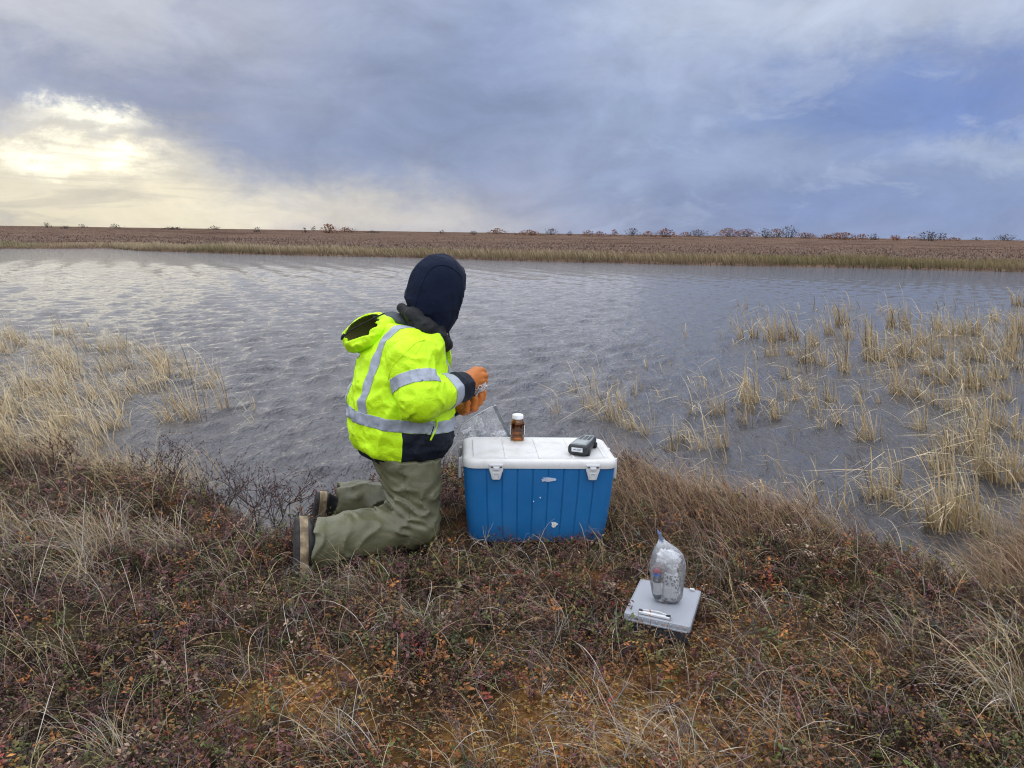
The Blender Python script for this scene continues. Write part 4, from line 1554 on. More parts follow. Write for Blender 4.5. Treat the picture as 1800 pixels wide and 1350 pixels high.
def build_zip_bag():
    Yb = 3.30
    c = [P(822, 768, Yb), P(898, 768, Yb), P(872, 712, Yb - 0.02), P(806, 752, Yb - 0.01)]
    base = np.array([0.5 * (c[0][0] + c[1][0]), Yb + 0.02, 0.0])
    gl = P(826, 768, Yb)
    root = tag(empty('zip_bag', tuple(base)), 'open clear plastic zip bag standing behind the cooler lid', 'bag')

    def loc(w):
        return np.asarray(w) - base
    low = [loc([gl[0] + 0.0, Yb + 0.02, -0.02]), loc([c[1][0] + 0.02, Yb + 0.02, -0.02])]
    sheet('bag_film', [loc(c[0]), loc(c[1]), loc(c[2]), loc(c[3])], 44, 44, 0.020, 0.034, 4.0, film_mat('zip_bag_film', 0.20, rim=1.0), root)
    sheet('bag_bottom', [low[0], low[1], loc(c[1]), loc(c[0])], 24, 40, 0.024, 0.02, 9.0, FILM, root)
    # ribbed zip strip along the open right edge
    strip = pm('grey_zip_strip', (0.26, 0.29, 0.31), 0.35, 0.5, 0.35, 50, 0.2, 120)
    p0, p1 = loc(P(871, 711, Yb - 0.03)), loc(P(899, 769, Yb - 0.01))
    q = [p0, p1, p1 + np.array([-0.016, 0, 0.004]), p0 + np.array([-0.016, 0, 0.0])]
    bm = bmesh.new()
    fr = [bm.verts.new(Vector(x)) for x in q]
    bk = [bm.verts.new(Vector(x) + Vector((0, 0.004, 0))) for x in q]
    bm.faces.new(fr)
    bm.faces.new(bk[::-1])
    for k in range(4):
        bm.faces.new([fr[(k + 1) % 4], fr[k], bk[k], bk[(k + 1) % 4]])
    bmesh.ops.recalc_face_normals(bm, faces=bm.faces)
    z = bm_obj('zip_strip', bm, strip, root, False)
    # bright folded top edge
    V, Fs = tube(spline([loc(P(804, 764, Yb - 0.02)), loc(P(812, 748, Yb - 0.02)), loc(P(835, 731, Yb - 0.025)), loc(P(858, 718, Yb - 0.025)), loc(P(872, 712, Yb - 0.03))], 20), 0.0022, 6)
    add_np('folded_edge', V, Fs, root, pm('bag_fold', (0.72, 0.74, 0.77), 0.3, 0.5), 0)
    inner = tag(empty('crumpled_bag', tuple(base)), 'crumpled milky plastic bag inside the open zip bag', 'bag')
    lump('crumpled_film_lump', loc(P(833, 768, Yb + 0.005)), (0.052, 0.022, 0.042), 0.55, 2.6, 2.0, FILM2, inner)
    lump('crumpled_film_peak', loc(P(843, 752, Yb + 0.005)), (0.020, 0.015, 0.034), 0.6, 2.8, 5.0, FILM2, inner)
    lump('crumpled_film_lump', loc(P(878, 768, Yb + 0.005)), (0.036, 0.02, 0.032), 0.5, 2.4, 8.0, FILM2, inner)


build_zip_bag()


# --- clipboard case in the grass, sample bag on top
def build_case():
    M = Matrix.Translation((0.505, 2.331, -0.018)) @ Matrix.Rotation(math.radians(-20.5), 4, 'Z') @ Matrix.Rotation(math.radians(2.0), 4, 'Y')
    root = tag(empty('clipboard_case', mat=M), 'flat grey plastic clipboard case lying in the low shrubs', 'case')
    grey = pm('grey_case_plastic', (0.30, 0.315, 0.35), 0.42, 0.4, 0.05, 12, 0.08, 260)
    dark = pm('dark_case_plastic', (0.060, 0.068, 0.085), 0.5, 0.4, 0.1, 20, 0.08, 200)
    hw, hd = 0.104, 0.133
    prof = [(0.0, hw * 0.95, hd * 0.96), (0.004, hw * 0.97, hd * 0.975), (0.040, hw * 0.98, hd * 0.985)]
    V, Fs = loft([ring(rrect(w, d, 0.008, 4), z) for z, w, d in prof])
    add_np('base_tray', V, Fs, root, dark, 30)
    prof = [(0.0405, hw * 0.985, hd * 0.99), (0.0405, hw, hd), (0.0575, hw, hd), (0.0605, hw * 0.99, hd * 0.992), (0.0615, hw * 0.965, hd * 0.972), (0.0600, hw * 0.955, hd * 0.962), (0.0600, hw * 0.5, hd * 0.5)]
    V, Fs = loft([ring(rrect(w, d, 0.008, 4), z) for z, w, d in prof])
    lid = add_np('lid', V, Fs, root, grey, 30)
    for k in range(9):
        fbox('lid_rib', (-0.088 + 0.022 * k, -hd - 0.0012, 0.0495), (0.004, 0.005, 0.015), grey, lid, 0.001)
    fbox('lid_lip', (0, -hd - 0.003, 0.0432), (0.19, 0.008, 0.0045), grey, lid, 0.001)
    for k in range(7):
        fbox('base_rib', (-0.08 + 0.0265 * k, -hd * 0.985 - 0.001, 0.022), (0.004, 0.006, 0.030), dark, root, 0.001)
    # white spring clip with dark ends
    clip = fbox('clip', (-0.012, -hd + 0.020, 0.0655), (0.098, 0.012, 0.007), WHITE_PL, root, 0.002)
    for s in (-1, 1):
        fbox('clip_end', (-0.012 + s * 0.043, -hd + 0.026, 0.066), (0.014, 0.012, 0.010), DARK_RUBBER, clip, 0.002)
    V, Fs = tube(spline([(-0.054, -hd + 0.030, 0.069), (-0.03, -hd + 0.033, 0.070), (0.0, -hd + 0.037, 0.070), (0.015, -hd + 0.032, 0.070), (0.030, -hd + 0.031, 0.069)], 18), 0.0022, 6)
    add_np('clip_wire', V, Fs, clip, WHITE_PL, 0)
    fbox('catch', (hw - 0.03, hd - 0.012, 0.064), (0.016, 0.010, 0.007), WHITE_PL, root, 0.002)
    return M


CASE_M = build_case()


def speckle_mat():
    m = pm('bubble_wrapped', (0.5, 0.5, 0.52), 0.35, 0.5)
    t = NT(m.node_tree)
    b = m.node_tree.nodes['Principled BSDF']
    tc = t.n('ShaderNodeTexCoord').outputs['Object']
    vo = t.n('ShaderNodeTexVoronoi')
    vo.inputs['Scale'].default_value = 130
    m.node_tree.links.new(tc, vo.inputs['Vector'])
    f = t.mapr(vo.outputs['Distance'], 0.25, 0.6)
    c = t.mix(f, (0.16, 0.165, 0.175), (0.74, 0.75, 0.77))
    t.put(b.inputs['Base Color'], c)
    bn = t.n('ShaderNodeBump')
    bn.inputs['Strength'].default_value = 0.8
    bn.inputs['Distance'].default_value = 0.004
    t.put(bn.inputs['Height'], vo.outputs['Distance'])
    m.node_tree.links.new(bn.outputs[0], b.inputs['Normal'])
    return m


def build_sample_bag():
    w = G(1171, 1054, 0.045)
    Rm = CASE_M.to_3x3().to_4x4()
    M = Matrix.Translation((w[0], w[1], 0.0435)) @ Matrix.Rotation(math.radians(-6), 4, 'Z')
    bag = tag(empty('sample_bag', mat=M), 'clear zip bag of bottles standing upright on the grey case', 'bag')
    n = 48
    t = np.linspace(0, 2 * np.pi, n, endpoint=False)
    rings = []
    # z, x centre, half width, half depth
    prof = [(0.0, 0.006, 0.026, 0.022), (0.004, 0.005, 0.036, 0.030), (0.02, 0.003, 0.045, 0.036), (0.06, 0.0, 0.050, 0.039), (0.10, -0.001, 0.052, 0.039), (0.135, -0.002, 0.051, 0.036), (0.160, -0.004, 0.045, 0.028), (0.180, -0.010, 0.033, 0.017),
            (0.196, -0.018, 0.019, 0.008), (0.208, -0.025, 0.009, 0.004), (0.220, -0.030, 0.005, 0.003), (0.232, -0.034, 0.006, 0.002)]
    zs = np.array([p[0] for p in prof])
    for z in np.linspace(0, 0.232, 60):
        cx, hw, hd = [np.interp(z, zs, [p[k] for p in prof]) for k in (1, 2, 3)]
        q = np.stack([np.cos(t), np.sin(t), np.full(n, z * 22)], 1)
        cr = 1 + 0.16 * (fbm(np.stack([q[:, 0] * 1.6 + 4, q[:, 1] * 1.6, q[:, 2] * 0.5], 1), 3) - 0.5) - 0.16 * np.abs(fbm(np.stack([q[:, 0] * 3, q[:, 1] * 3 + 7, q[:, 2] * 0.35], 1), 2) - 0.5)
        sq = 1 / np.maximum(np.abs(np.cos(t)) ** 3 + np.abs(np.sin(t)) ** 3, 0.6) ** (1 / 3)
        rings.append(np.stack([cx + 1.12 * hw * np.cos(t) * cr * sq, hd * np.sin(t) * cr * sq, np.full(n, z + 0.0006)], 1))
    V, Fs = loft(rings)
    add('bag_film', mesh_np('bag_film', V, Fs), bag, film_mat('sample_bag_film', 0.15, (0.94, 0.95, 0.97), rim=1.0))
    blue = pm('blue_zip', (0.10, 0.20, 0.55), 0.4, 0.5)
    V, Fs = tube(spline([(-0.022, 0, 0.200), (-0.028, 0, 0.214), (-0.034, 0.001, 0.230), (-0.040, 0.002, 0.240)], 10), [0.0045, 0.004, 0.003, 0.002, 0.002, 0.0025, 0.003, 0.0025, 0.002, 0.001], 6)
    add_np('zip_strip', V, Fs, bag, blue, 0)
    # contents
    b1 = tag(empty('sample_bottle', mat=M @ Matrix.Translation((0.012, 0.0, 0.004))), 'larger bubble-wrapped bottle with square white label inside the bag', 'bottle')
    V, Fs = lathe([(0.020, 0), (0.0255, 0.004), (0.0265, 0.012), (0.0265, 0.075), (0.0245, 0.086), (0.019, 0.094), (0.012, 0.098)], 36)
    add_np('wrapped_body', V, Fs, b1, speckle_mat(), 40)
    a = np.radians(np.linspace(-150, -66, 16))
    V = np.concatenate([np.stack([0.0272 * np.cos(a), 0.0272 * np.sin(a), np.full(16, z)], 1) for z in (0.018, 0.058)] + [np.stack([0.0278 * np.cos(a), 0.0278 * np.sin(a), np.full(16, z)], 1) for z in (0.018, 0.058)])
    j = np.arange(15)
    lb = add('label', mesh_np('label', V, np.concatenate([np.stack([j, j + 1, j + 17, j + 16], 1), np.stack([32 + j, 33 + j, 49 + j, 48 + j], 1)])), b1, PAPER)
    add_np('cap', *lathe([(0.0165, 0.0955), (0.0175, 0.097), (0.0175, 0.112), (0.015, 0.1145)], 30), b1, WHITE_PL, 40)
    b2 = tag(empty('sample_vial', mat=M @ Matrix.Translation((-0.029, -0.012, 0.010)) @ Matrix.Rotation(math.radians(-4), 4, 'Y')), 'narrow vial with white label and blue and red cap inside the bag', 'vial')
    V, Fs = lathe([(0.009, 0), (0.0125, 0.003), (0.0132, 0.010), (0.0132, 0.070), (0.011, 0.080), (0.009, 0.084)], 28)
    add_np('vial_body', V, Fs, b2, pm('vial_grey', (0.14, 0.15, 0.17), 0.2, 0.5, 0.4, 90), 40)
    a = np.radians(np.linspace(-170, -20, 18))
    V = np.concatenate([np.stack([r_ * np.cos(a), r_ * np.sin(a), np.full(18, z)], 1) for r_ in (0.0137, 0.0142) for z in (0.018, 0.060)])
    j = np.arange(17)
    add('label', mesh_np('label', V, np.concatenate([np.stack([j, j + 1, j + 19, j + 18], 1), np.stack([36 + j, 37 + j, 55 + j, 54 + j], 1)])), b2, PAPER)
    add_np('cap', *lathe([(0.0102, 0.0785), (0.0108, 0.080), (0.0108, 0.090), (0.009, 0.092)], 24), b2, pm('cap_blue', (0.03, 0.16, 0.62), 0.4, 0.4), 40)
    add_np('red_band', *lathe([(0.0102, 0.0915), (0.0120, 0.0922), (0.0118, 0.098), (0.010, 0.0995)], 24), b2, pm('cap_red', (0.50, 0.10, 0.14), 0.5, 0.4), 40)
    cr = tag(empty('crumpled_liner', mat=M), 'white crumpled plastic stuffed in the top of the sample bag', 'plastic')
    lump('crumple', (0.0, 0.004, 0.138), (0.040, 0.026, 0.036), 0.30, 2.2, 3.0, FILM2, cr, 30)
    lump('crumple', (-0.012, -0.002, 0.150), (0.026, 0.020, 0.026), 0.30, 2.4, 6.0, pm('milky_plastic', (0.80, 0.82, 0.85), 0.3, 0.5, 0.1, 40), cr, 26)


build_sample_bag()

# ================================================================== PERSON
def nets(fn, lo, hi, h):
    """polygonise fn(p)<0 by naive surface nets"""
    lo, hi = np.array(lo, float), np.array(hi, float)
    n = np.ceil((hi - lo) / h).astype(int) + 1
    ax = [lo[k] + h * np.arange(n[k]) for k in range(3)]
    gx, gy, gz = np.meshgrid(*ax, indexing='ij')
    D = fn(np.stack([gx, gy, gz], -1).reshape(-1, 3)).reshape(n)
    S = D < 0
    c = [slice(None, -1), slice(1, None)]
    any_ = np.zeros(n - 1, bool)
    all_ = np.ones(n - 1, bool)
    for a in range(2):
        for b in range(2):
            for d in range(2):
                s = S[c[a], c[b], c[d]]
                any_ |= s
                all_ &= s
    act = any_ & ~all_
    idx = np.full(n - 1, -1)
    I, J, K = np.nonzero(act)
    idx[I, J, K] = np.arange(len(I))
    acc = np.zeros((len(I), 3))
    cnt = np.zeros(len(I))
    cor = [(a, b, d) for a in (0, 1) for b in (0, 1) for d in (0, 1)]
    for p in cor:
        for k in range(3):
            if p[k] == 0:
                q = list(p)
                q[k] = 1
                d0 = D[I + p[0], J + p[1], K + p[2]]
                d1 = D[I + q[0], J + q[1], K + q[2]]
                cr = (d0 < 0) != (d1 < 0)
                t = np.where(cr, d0 / (d0 - d1 + 1e-12), 0)
                e = np.zeros((len(I), 3)) + np.array(p)
                e[:, k] += t
                acc += np.where(cr[:, None], e, 0)
                cnt += cr
    V = lo + h * (np.stack([I, J, K], 1) + acc / cnt[:, None])
    Q = []
    for k in range(3):
        u, v = (k + 1) % 3, (k + 2) % 3
        sl0, sl1 = [slice(None)] * 3, [slice(None)] * 3
        sl0[k], sl1[k] = slice(None, -1), slice(1, None)
        a, b = S[tuple(sl0)], S[tuple(sl1)]
        ch = np.argwhere(a != b)
        ok = (ch[:, u] > 0) & (ch[:, v] > 0) & (ch[:, u] < n[u] - 1) & (ch[:, v] < n[v] - 1)
        ch = ch[ok]
        def cell(du, dv):
            q = ch.copy()
            q[:, u] += du
            q[:, v] += dv
            return idx[q[:, 0], q[:, 1], q[:, 2]]
        q = np.stack([cell(-1, -1), cell(0, -1), cell(0, 0), cell(-1, 0)], 1)
        inside_low = a[tuple(ch.T)]
        q = np.where(inside_low[:, None], q, q[:, ::-1])
        Q.append(q)
    Q = np.concatenate(Q)
    Q = Q[(Q >= 0).all(1)]
    return V, Q


def rc(p, a, b, ra, rb):
    a, b = np.asarray(a), np.asarray(b)
    ab = b - a
    t = np.clip(((p - a) @ ab) / (ab @ ab), 0, 1)
    return np.linalg.norm(p - (a + t[:, None] * ab), axis=1) - (ra + (rb - ra) * t)


def ell(p, c, axes, r):
    q = (p - np.asarray(c)) @ np.asarray(axes).T
    r = np.asarray(r)
    k0 = np.linalg.norm(q / r, axis=1)
    k1 = np.linalg.norm(q / r ** 2, axis=1) + 1e-9
    return k0 * (k0 - 1) / k1


def smin(a, b, k):
    h = np.clip(0.5 + 0.5 * (b - a) / k, 0, 1)
    return b + (a - b) * h - k * h * (1 - h)


def smax(a, b, k):
    return -smin(-a, -b, k)


def chain(p, pts, rad, k=0.02):
    d = None
    for i in range(len(pts) - 1):
        e = rc(p, pts[i], pts[i + 1], rad[i], rad[i + 1])
        d = e if d is None else smin(d, e, k)
    return d


TH = math.radians(27)
PF = np.array([math.cos(TH), math.sin(TH), 0])      # the way the person faces
PR = np.array([math.sin(TH), -math.cos(TH), 0])     # the person's right
PZ = np.array([0, 0, 1.0])
BASE = np.array([-0.45, 2.98, 0.0])

# torso table: height, pixel column of the axis, half extent seen, side/front ratio
_tt = np.array([(0.24, 705, .150, 1.2), (0.30, 705, .160, 1.2), (0.345, 705, .176, 1.2), (0.385, 706, .200, 1.18), (0.45, 706, .212, 1.15), (0.55, 705, .207, 1.15), (0.67, 708, .186, 1.2),
                (0.74, 712, .168, 1.32), (0.79, 718, .146, 1.42), (0.83, 724, .118, 1.45), (0.87, 732, .085, 1.2), (0.92, 738, .060, 1.0)])
TY = 3.03
_tcx = np.array([P(r[1], 675, TY)[0] for r in _tt])
_tcx = np.array([(r[1] - 900) * (TY * 1.03) / FPX for r in _tt])


def torso(p, grow=0.0):
    z = p[:, 2]
    cx = np.interp(z, _tt[:, 0], _tcx)
    half = np.interp(z, _tt[:, 0], _tt[:, 2])
    ratio = np.interp(z, _tt[:, 0], _tt[:, 3])
    a = half / np.sqrt(PF[0] ** 2 + (ratio * PR[0]) ** 2) + grow
    b = a * ratio
    dx, dy = p[:, 0] - cx, p[:, 1] - (TY + 0.25 * (cx - _tcx[4]))
    u = dx * PF[0] + dy * PF[1]
    v = dx * PR[0] + dy * PR[1]
    pw = 2.3
    q = ((np.abs(u) / a) ** pw + (np.abs(v) / b) ** pw) ** (1 / pw)
    return (q - 1) * np.minimum(a, b)


def folds(p, f=(9, 9, 14), amp=0.010, seed=0.0):
    q = p * np.array(f) + seed
    w = fbm(q * 0.6 + 5, 2)
    q = q + (w[:, None] - 0.5) * 2.0
    r = 1 - 2 * np.abs(fbm(q, 2) - 0.5)
    return amp * (r ** 4 - 0.35) + 0.35 * amp * (fbm(q * 2.3, 2) - 0.5)


S_R, E_R, W_R = P(722, 632, 2.87), P(737, 704, 2.80), P(817, 677, 3.02)
S_L, E_L, W_L = P(730, 628, 3.20), P(768, 712, 3.27), P(808, 706, 3.18)


def hem(p, z0):
    return (z0 - 0.10 * ((p - BASE) @ PF)) - p[:, 2]


def jacket_torso(p):
    d = torso(p)
    sh = np.minimum(rc(p, S_R, S_R - PR * 0.16 + PZ * 0.085, 0.078, 0.06), rc(p, S_L, S_L + PR * 0.14 + PZ * 0.085, 0.078, 0.06))
    d = smin(d, sh, 0.05)
    d = d - folds(p, (8, 8, 11), 0.0150, 1.0) - folds(p, (19, 19, 26), 0.0055, 7.0)
    d = d + 0.006 * np.exp(-((p[:, 2] - 0.485) / 0.03) ** 2)
    d = smax(d, p[:, 2] - 0.862 + 0.18 * ((p - BASE) @ PF), 0.02)
    return smax(d, hem(p, 0.343), 0.012)


def lining_skirt(p):
    d = torso(p, -0.008) - folds(p, (8, 8, 11), 0.0150, 1.0)
    d = smax(d, hem(p, 0.318), 0.010)
    return smax(d, p[:, 2] - 0.42, 0.005)


def sleeve(S, E, W, sd):
    def fn(p):
        d = smin(rc(p, S, E, 0.090, 0.083), rc(p, E, W, 0.080, 0.056), 0.03)
        e = np.linalg.norm(p - E, axis=1)
        d = d - folds(p, (13, 13, 13), 0.016, sd) * (0.55 + 0.9 * np.exp(-(e / 0.11) ** 2))
        ax = (W - E) / np.linalg.norm(W - E)
        return smax(d, (p - W) @ ax - 0.004, 0.006)
    return fn


sleeve_r, sleeve_l = sleeve(S_R, E_R, W_R, 3.0), sleeve(S_L, E_L, W_L, 8.0)

HEAD = P(768, 508, 3.10)
_ha = math.radians(20)                    # head bowed forward
HU = PZ * math.cos(_ha) + PF * math.sin(_ha)
HF = PF * math.cos(_ha) - PZ * math.sin(_ha)
HAX = np.array([HF, PR, HU])


def hood_outer(p):
    d = ell(p, HEAD + HU * 0.004, HAX, (0.118, 0.100, 0.134))
    d = smin(d, ell(p, HEAD - HU * 0.045 + HF * 0.015, HAX, (0.100, 0.088, 0.115)), 0.04)
    d = smin(d, rc(p, HEAD - HU * 0.06 - HF * 0.01, P(752, 585, 3.06), 0.075, 0.062), 0.05)
    low = np.clip(-((p - HEAD) @ HU + 0.02) / 0.08, 0, 1)
    ridge = 0.005 * np.exp(-(((p - HEAD) @ PR) / 0.012) ** 2)
    brim = 0.006 * np.exp(-(((p - HEAD) @ HF - 0.085) / 0.014) ** 2)
    return d - ridge - brim - 0.006 * (fbm(p * 14, 2) - 0.5) - folds(p, (11, 11, 8), 0.007, 4.0) * (0.5 + 1.6 * low)


def hood_cavity(p):
    return ell(p, HEAD + HF * 0.048 - HU * 0.002, HAX, (0.105, 0.080, 0.108))


def hood_fn(p):
    d = smax(hood_outer(p), -hood_cavity(p), 0.008)
    d = smax(d, (p - HEAD) @ HF - 0.108, 0.01)
    return d


def cowl_fn(p):
    """dark fabric bunched round the neck"""
    pts = [P(706, 541, 3.04), P(726, 556, 2.98), P(748, 577, 2.95), P(772, 598, 3.00), P(782, 606, 3.08)]
    d = chain(p, pts, [0.020, 0.028, 0.034, 0.034, 0.030], 0.02)
    pts2 = [P(712, 551, 3.06), P(722, 548, 3.15), P(745, 560, 3.20), P(775, 590, 3.18)]
    d = smin(d, chain(p, pts2, [0.022, 0.026, 0.028, 0.025], 0.02), 0.02)
    d = smin(d, rc(p, P(742, 580, 3.06), P(760, 560, 3.07), 0.080, 0.070), 0.03)
    return d - folds(p, (20, 20, 26), 0.008, 2.0)


_h1 = P(612, 604, 3.10) - P(735, 566, 3.02)
_h1 /= np.linalg.norm(_h1)
_h2 = np.cross(PZ, _h1)
_h2 /= np.linalg.norm(_h2)
_h3 = np.cross(_h1, _h2)
if _h3[2] < 0:
    _h3 = -_h3
HCAX = np.array([_h1, _h2, _h3])
HC = P(668, 592, 3.05)


HC = P(652, 586, 3.06)
HON = np.array([-0.50, -0.52, 0.69])
HON = HON / np.linalg.norm(HON)
HOP = P(634, 585, 3.03) + HON * 0.022


def collar_hood_cav(p):
    return ell(p, HC + _h3 * 0.012, HCAX, (0.098, 0.098, 0.058))


def collar_hood(p):
    d = ell(p, HC, HCAX, (0.118, 0.118, 0.078))
    d = d - folds(p, (10, 10, 10), 0.012, 6.0)
    edge = (p - HOP) @ HON
    edge = edge - 0.006 * np.sin((p @ np.cross(HON, _h1)) * 210 + 7 * fbm(p * 18, 1))
    d = smax(d, -collar_hood_cav(p), 0.006)
    d = smax(d, edge, 0.010)
    d = smin(d, rc(p, P(708, 574, 3.05), P(672, 592, 3.02), 0.022, 0.040), 0.03)
    d = smin(d, rc(p, P(712, 566, 3.08), P(676, 572, 3.10), 0.026, 0.030), 0.03)
    return d


KN_R, KN_L = np.array([-0.372, 2.875, 0.080]), np.array([-0.395, 3.165, 0.080])
HIP_R, HIP_L = np.array([-0.425, 2.945, 0.40]), np.array([-0.475, 3.105, 0.40])
CF_R, CF_L = P(554, 953, 2.665), P(594, 877, 3.13)
CN_R, CN_L = np.array([-0.975, -0.20, 0.08]), np.array([-0.97, -0.20, 0.1])


def trousers(p):
    d = smin(rc(p, HIP_R, HIP_L, 0.130, 0.130), rc(p, HIP_R + PF * 0.01, KN_R, 0.128, 0.092), 0.04)
    d = smin(d, rc(p, HIP_L + PF * 0.01, KN_L, 0.125, 0.092), 0.03)
    axr0 = (CF_R - KN_R) / np.linalg.norm(CF_R - KN_R)
    axl0 = (CF_L - KN_L) / np.linalg.norm(CF_L - KN_L)
    shr = rc(p, KN_R + np.array([-0.03, 0, -0.005]), CF_R + axr0 * 0.05, 0.084, 0.092)
    shl = rc(p, KN_L + np.array([-0.03, 0, -0.005]), CF_L + axl0 * 0.05, 0.080, 0.072)
    shr = smax(shr, (p - CF_R) @ CN_R, 0.004)
    shl = smax(shl, (p - CF_L) @ CN_L, 0.004)
    d = smin(d, smin(shr, shl, 0.005), 0.022)
    # open cuffs
    axr = (CF_R - KN_R) / np.linalg.norm(CF_R - KN_R)
    axl = (CF_L - KN_L) / np.linalg.norm(CF_L - KN_L)
    d = d - folds(p, (9, 9, 13), 0.016, 11.0)
    bk = np.exp(-(np.linalg.norm(p - (KN_R + np.array([-0.09, -0.01, 0.07])), axis=1) / 0.10) ** 2)
    d = d - 0.008 * bk * np.sin(p[:, 2] * 190 + p[:, 0] * 90 + 5 * fbm(p * 9, 2))
    cr = rc(p, CF_R - axr * 0.05, CF_R + axr * 0.2, 0.070, 0.085)
    cl = rc(p, CF_L - axl * 0.03, CF_L + axl * 0.2, 0.052, 0.062)
    d = smax(d, -np.minimum(cr, cl), 0.004)
    d = np.where(hem(p, 0.352) < 0, np.maximum(d, torso(p, -0.020)), d)
    return smax(d, p[:, 2] - 0.46, 0.01)


def body_fn(p):
    """the body under the clothes: one surface"""
    d = ell(p, HEAD - HU * 0.002, HAX, (0.088, 0.072, 0.108))
    d = smin(d, ell(p, HEAD - HU * 0.055 + HF * 0.03, HAX, (0.055, 0.052, 0.055)), 0.03)
    d = smin(d, rc(p, HEAD + HF * 0.088 + HU * 0.005, HEAD + HF * 0.104 - HU * 0.022, 0.009, 0.014), 0.012)      # nose
    for s in (-1, 1):
        d = smax(d, -ell(p, HEAD + HF * 0.088 + PR * 0.030 * s + HU * 0.012, HAX, (0.014, 0.016, 0.011)), 0.012)  # eye sockets
        d = smin(d, ell(p, HEAD + HF * 0.073 + PR * 0.030 * s + HU * 0.012, HAX, (0.011, 0.012, 0.010)), 0.003)
        d = smin(d, ell(p, HEAD - HF * 0.005 + PR * 0.071 * s - HU * 0.005, HAX, (0.016, 0.008, 0.028)), 0.006)   # ears
    d = smin(d, ell(p, HEAD + HF * 0.083 - HU * 0.052, HAX, (0.010, 0.022, 0.006)), 0.006)                        # lips
    d = smax(d, -ell(p, HEAD + HF * 0.094 - HU * 0.052, HAX, (0.006, 0.018, 0.0018)), 0.003)
    neck = P(748, 588, 3.06)
    d = smin(d, rc(p, HEAD - HU * 0.06 - HF * 0.015, neck, 0.050, 0.055), 0.03)
    d = smin(d, rc(p, neck - PZ * 0.05, np.array([-0.46, 3.03, 0.45]), 0.065, 0.11), 0.03)
    for S, E, W in ((S_R, E_R, W_R), (S_L, E_L, W_L)):
        d = smin(d, rc(p, S, E, 0.048, 0.042), 0.03)
        d = smin(d, rc(p, E, W, 0.042, 0.028), 0.02)
    for Hh, K, Cc in ((HIP_R, KN_R, CF_R), (HIP_L, KN_L, CF_L)):
        d = smin(d, rc(p, Hh, K, 0.085, 0.060), 0.04)
        d = smin(d, rc(p, K, K + (Cc - K) * 0.75, 0.055, 0.040), 0.02)
    return d


def march(fn, px, py, y0=2.3, y1=3.6):
    """first surface point along a viewing ray; used to sew details onto the cloth"""
    d = ray(px, py)
    d = d / np.linalg.norm(d)
    t = y0 / d[1]
    for _ in range(120):
        p = EYE + d * t
        s = fn(p[None])[0]
        if s < 0.0006:
            return p
        t += max(s * 0.6, 0.0008)
        if t * d[1] > y1:
            break
    return None


def seam(name, fn, px, mat, parent, r=0.0022, n=40, lift=0.0):
    pts = [march(fn, a, b) for a, b in spline(np.array(px, float), n)]
    pts = [q + (EYE - q) / np.linalg.norm(EYE - q) * lift for q in pts if q is not None]
    if len(pts) < 4:
        return None
    V, Fs = tube(np.array(pts) - BASE, r, 6)
    return add(name, mesh_np(name, V, Fs), parent, mat)


def cut_mesh(name, V, Q, planes, mat, parent, offset=0.0, thick=0.0, smooth_n=0):
    """piece of a cloth mesh inside all planes (co, outward normal)"""
    bm = bmesh.new()
    me = mesh_np('tmp', V - BASE, Q)
    bm.from_mesh(me)
    bpy.data.meshes.remove(me)
    bm.normal_update()
    for co, no in planes:
        bmesh.ops.bisect_plane(bm, geom=bm.verts[:] + bm.edges[:] + bm.faces[:], dist=1e-5, plane_co=Vector(np.asarray(co) - BASE), plane_no=Vector(no), clear_outer=True)
    if offset:
        bm.normal_update()
        for v in bm.verts:
            v.co += v.normal * offset
    o = bm_obj(name, bm, mat, parent)
    if thick:
        md = o.modifiers.new('thickness', 'SOLIDIFY')
        md.thickness = thick
        md.offset = -1
    return o


def cloth_mat(name, color, rough=0.75, spec=0.25, bump=0.25, sheen=0.0, var=0.10):
    m = bpy.data.materials.new(name)
    m.use_nodes = True
    t = NT(m.node_tree)
    b = m.node_tree.nodes['Principled BSDF']
    b.inputs['Roughness'].default_value = rough
    b.inputs['Specular IOR Level'].default_value = spec
    b.inputs['Sheen Weight'].default_value = sheen
    tc = t.n('ShaderNodeTexCoord').outputs['Object']
    c = t.mix(t.mapr(t.noise(tc, 11, 5, 0.65), 0.35, 0.7), color, tuple(x * (1 - var) for x in color))
    t.put(b.inputs['Base Color'], c)
    bn = t.n('ShaderNodeBump')
    bn.inputs['Strength'].default_value = bump
    bn.inputs['Distance'].default_value = 0.012
    wr = t.m('ABSOLUTE', t.m('SUBTRACT', t.noise(tc, 9, 4, 0.55, 1.4), 0.5))
    h = t.m('MULTIPLY_ADD', t.noise(tc, 420, 2), 0.08, t.noise(tc, 26, 5, 0.6, 0.8))
    h = t.m('MULTIPLY_ADD', wr, -2.2, h)
    t.put(bn.inputs['Height'], h)
    m.node_tree.links.new(bn.outputs[0], b.inputs['Normal'])
    return m


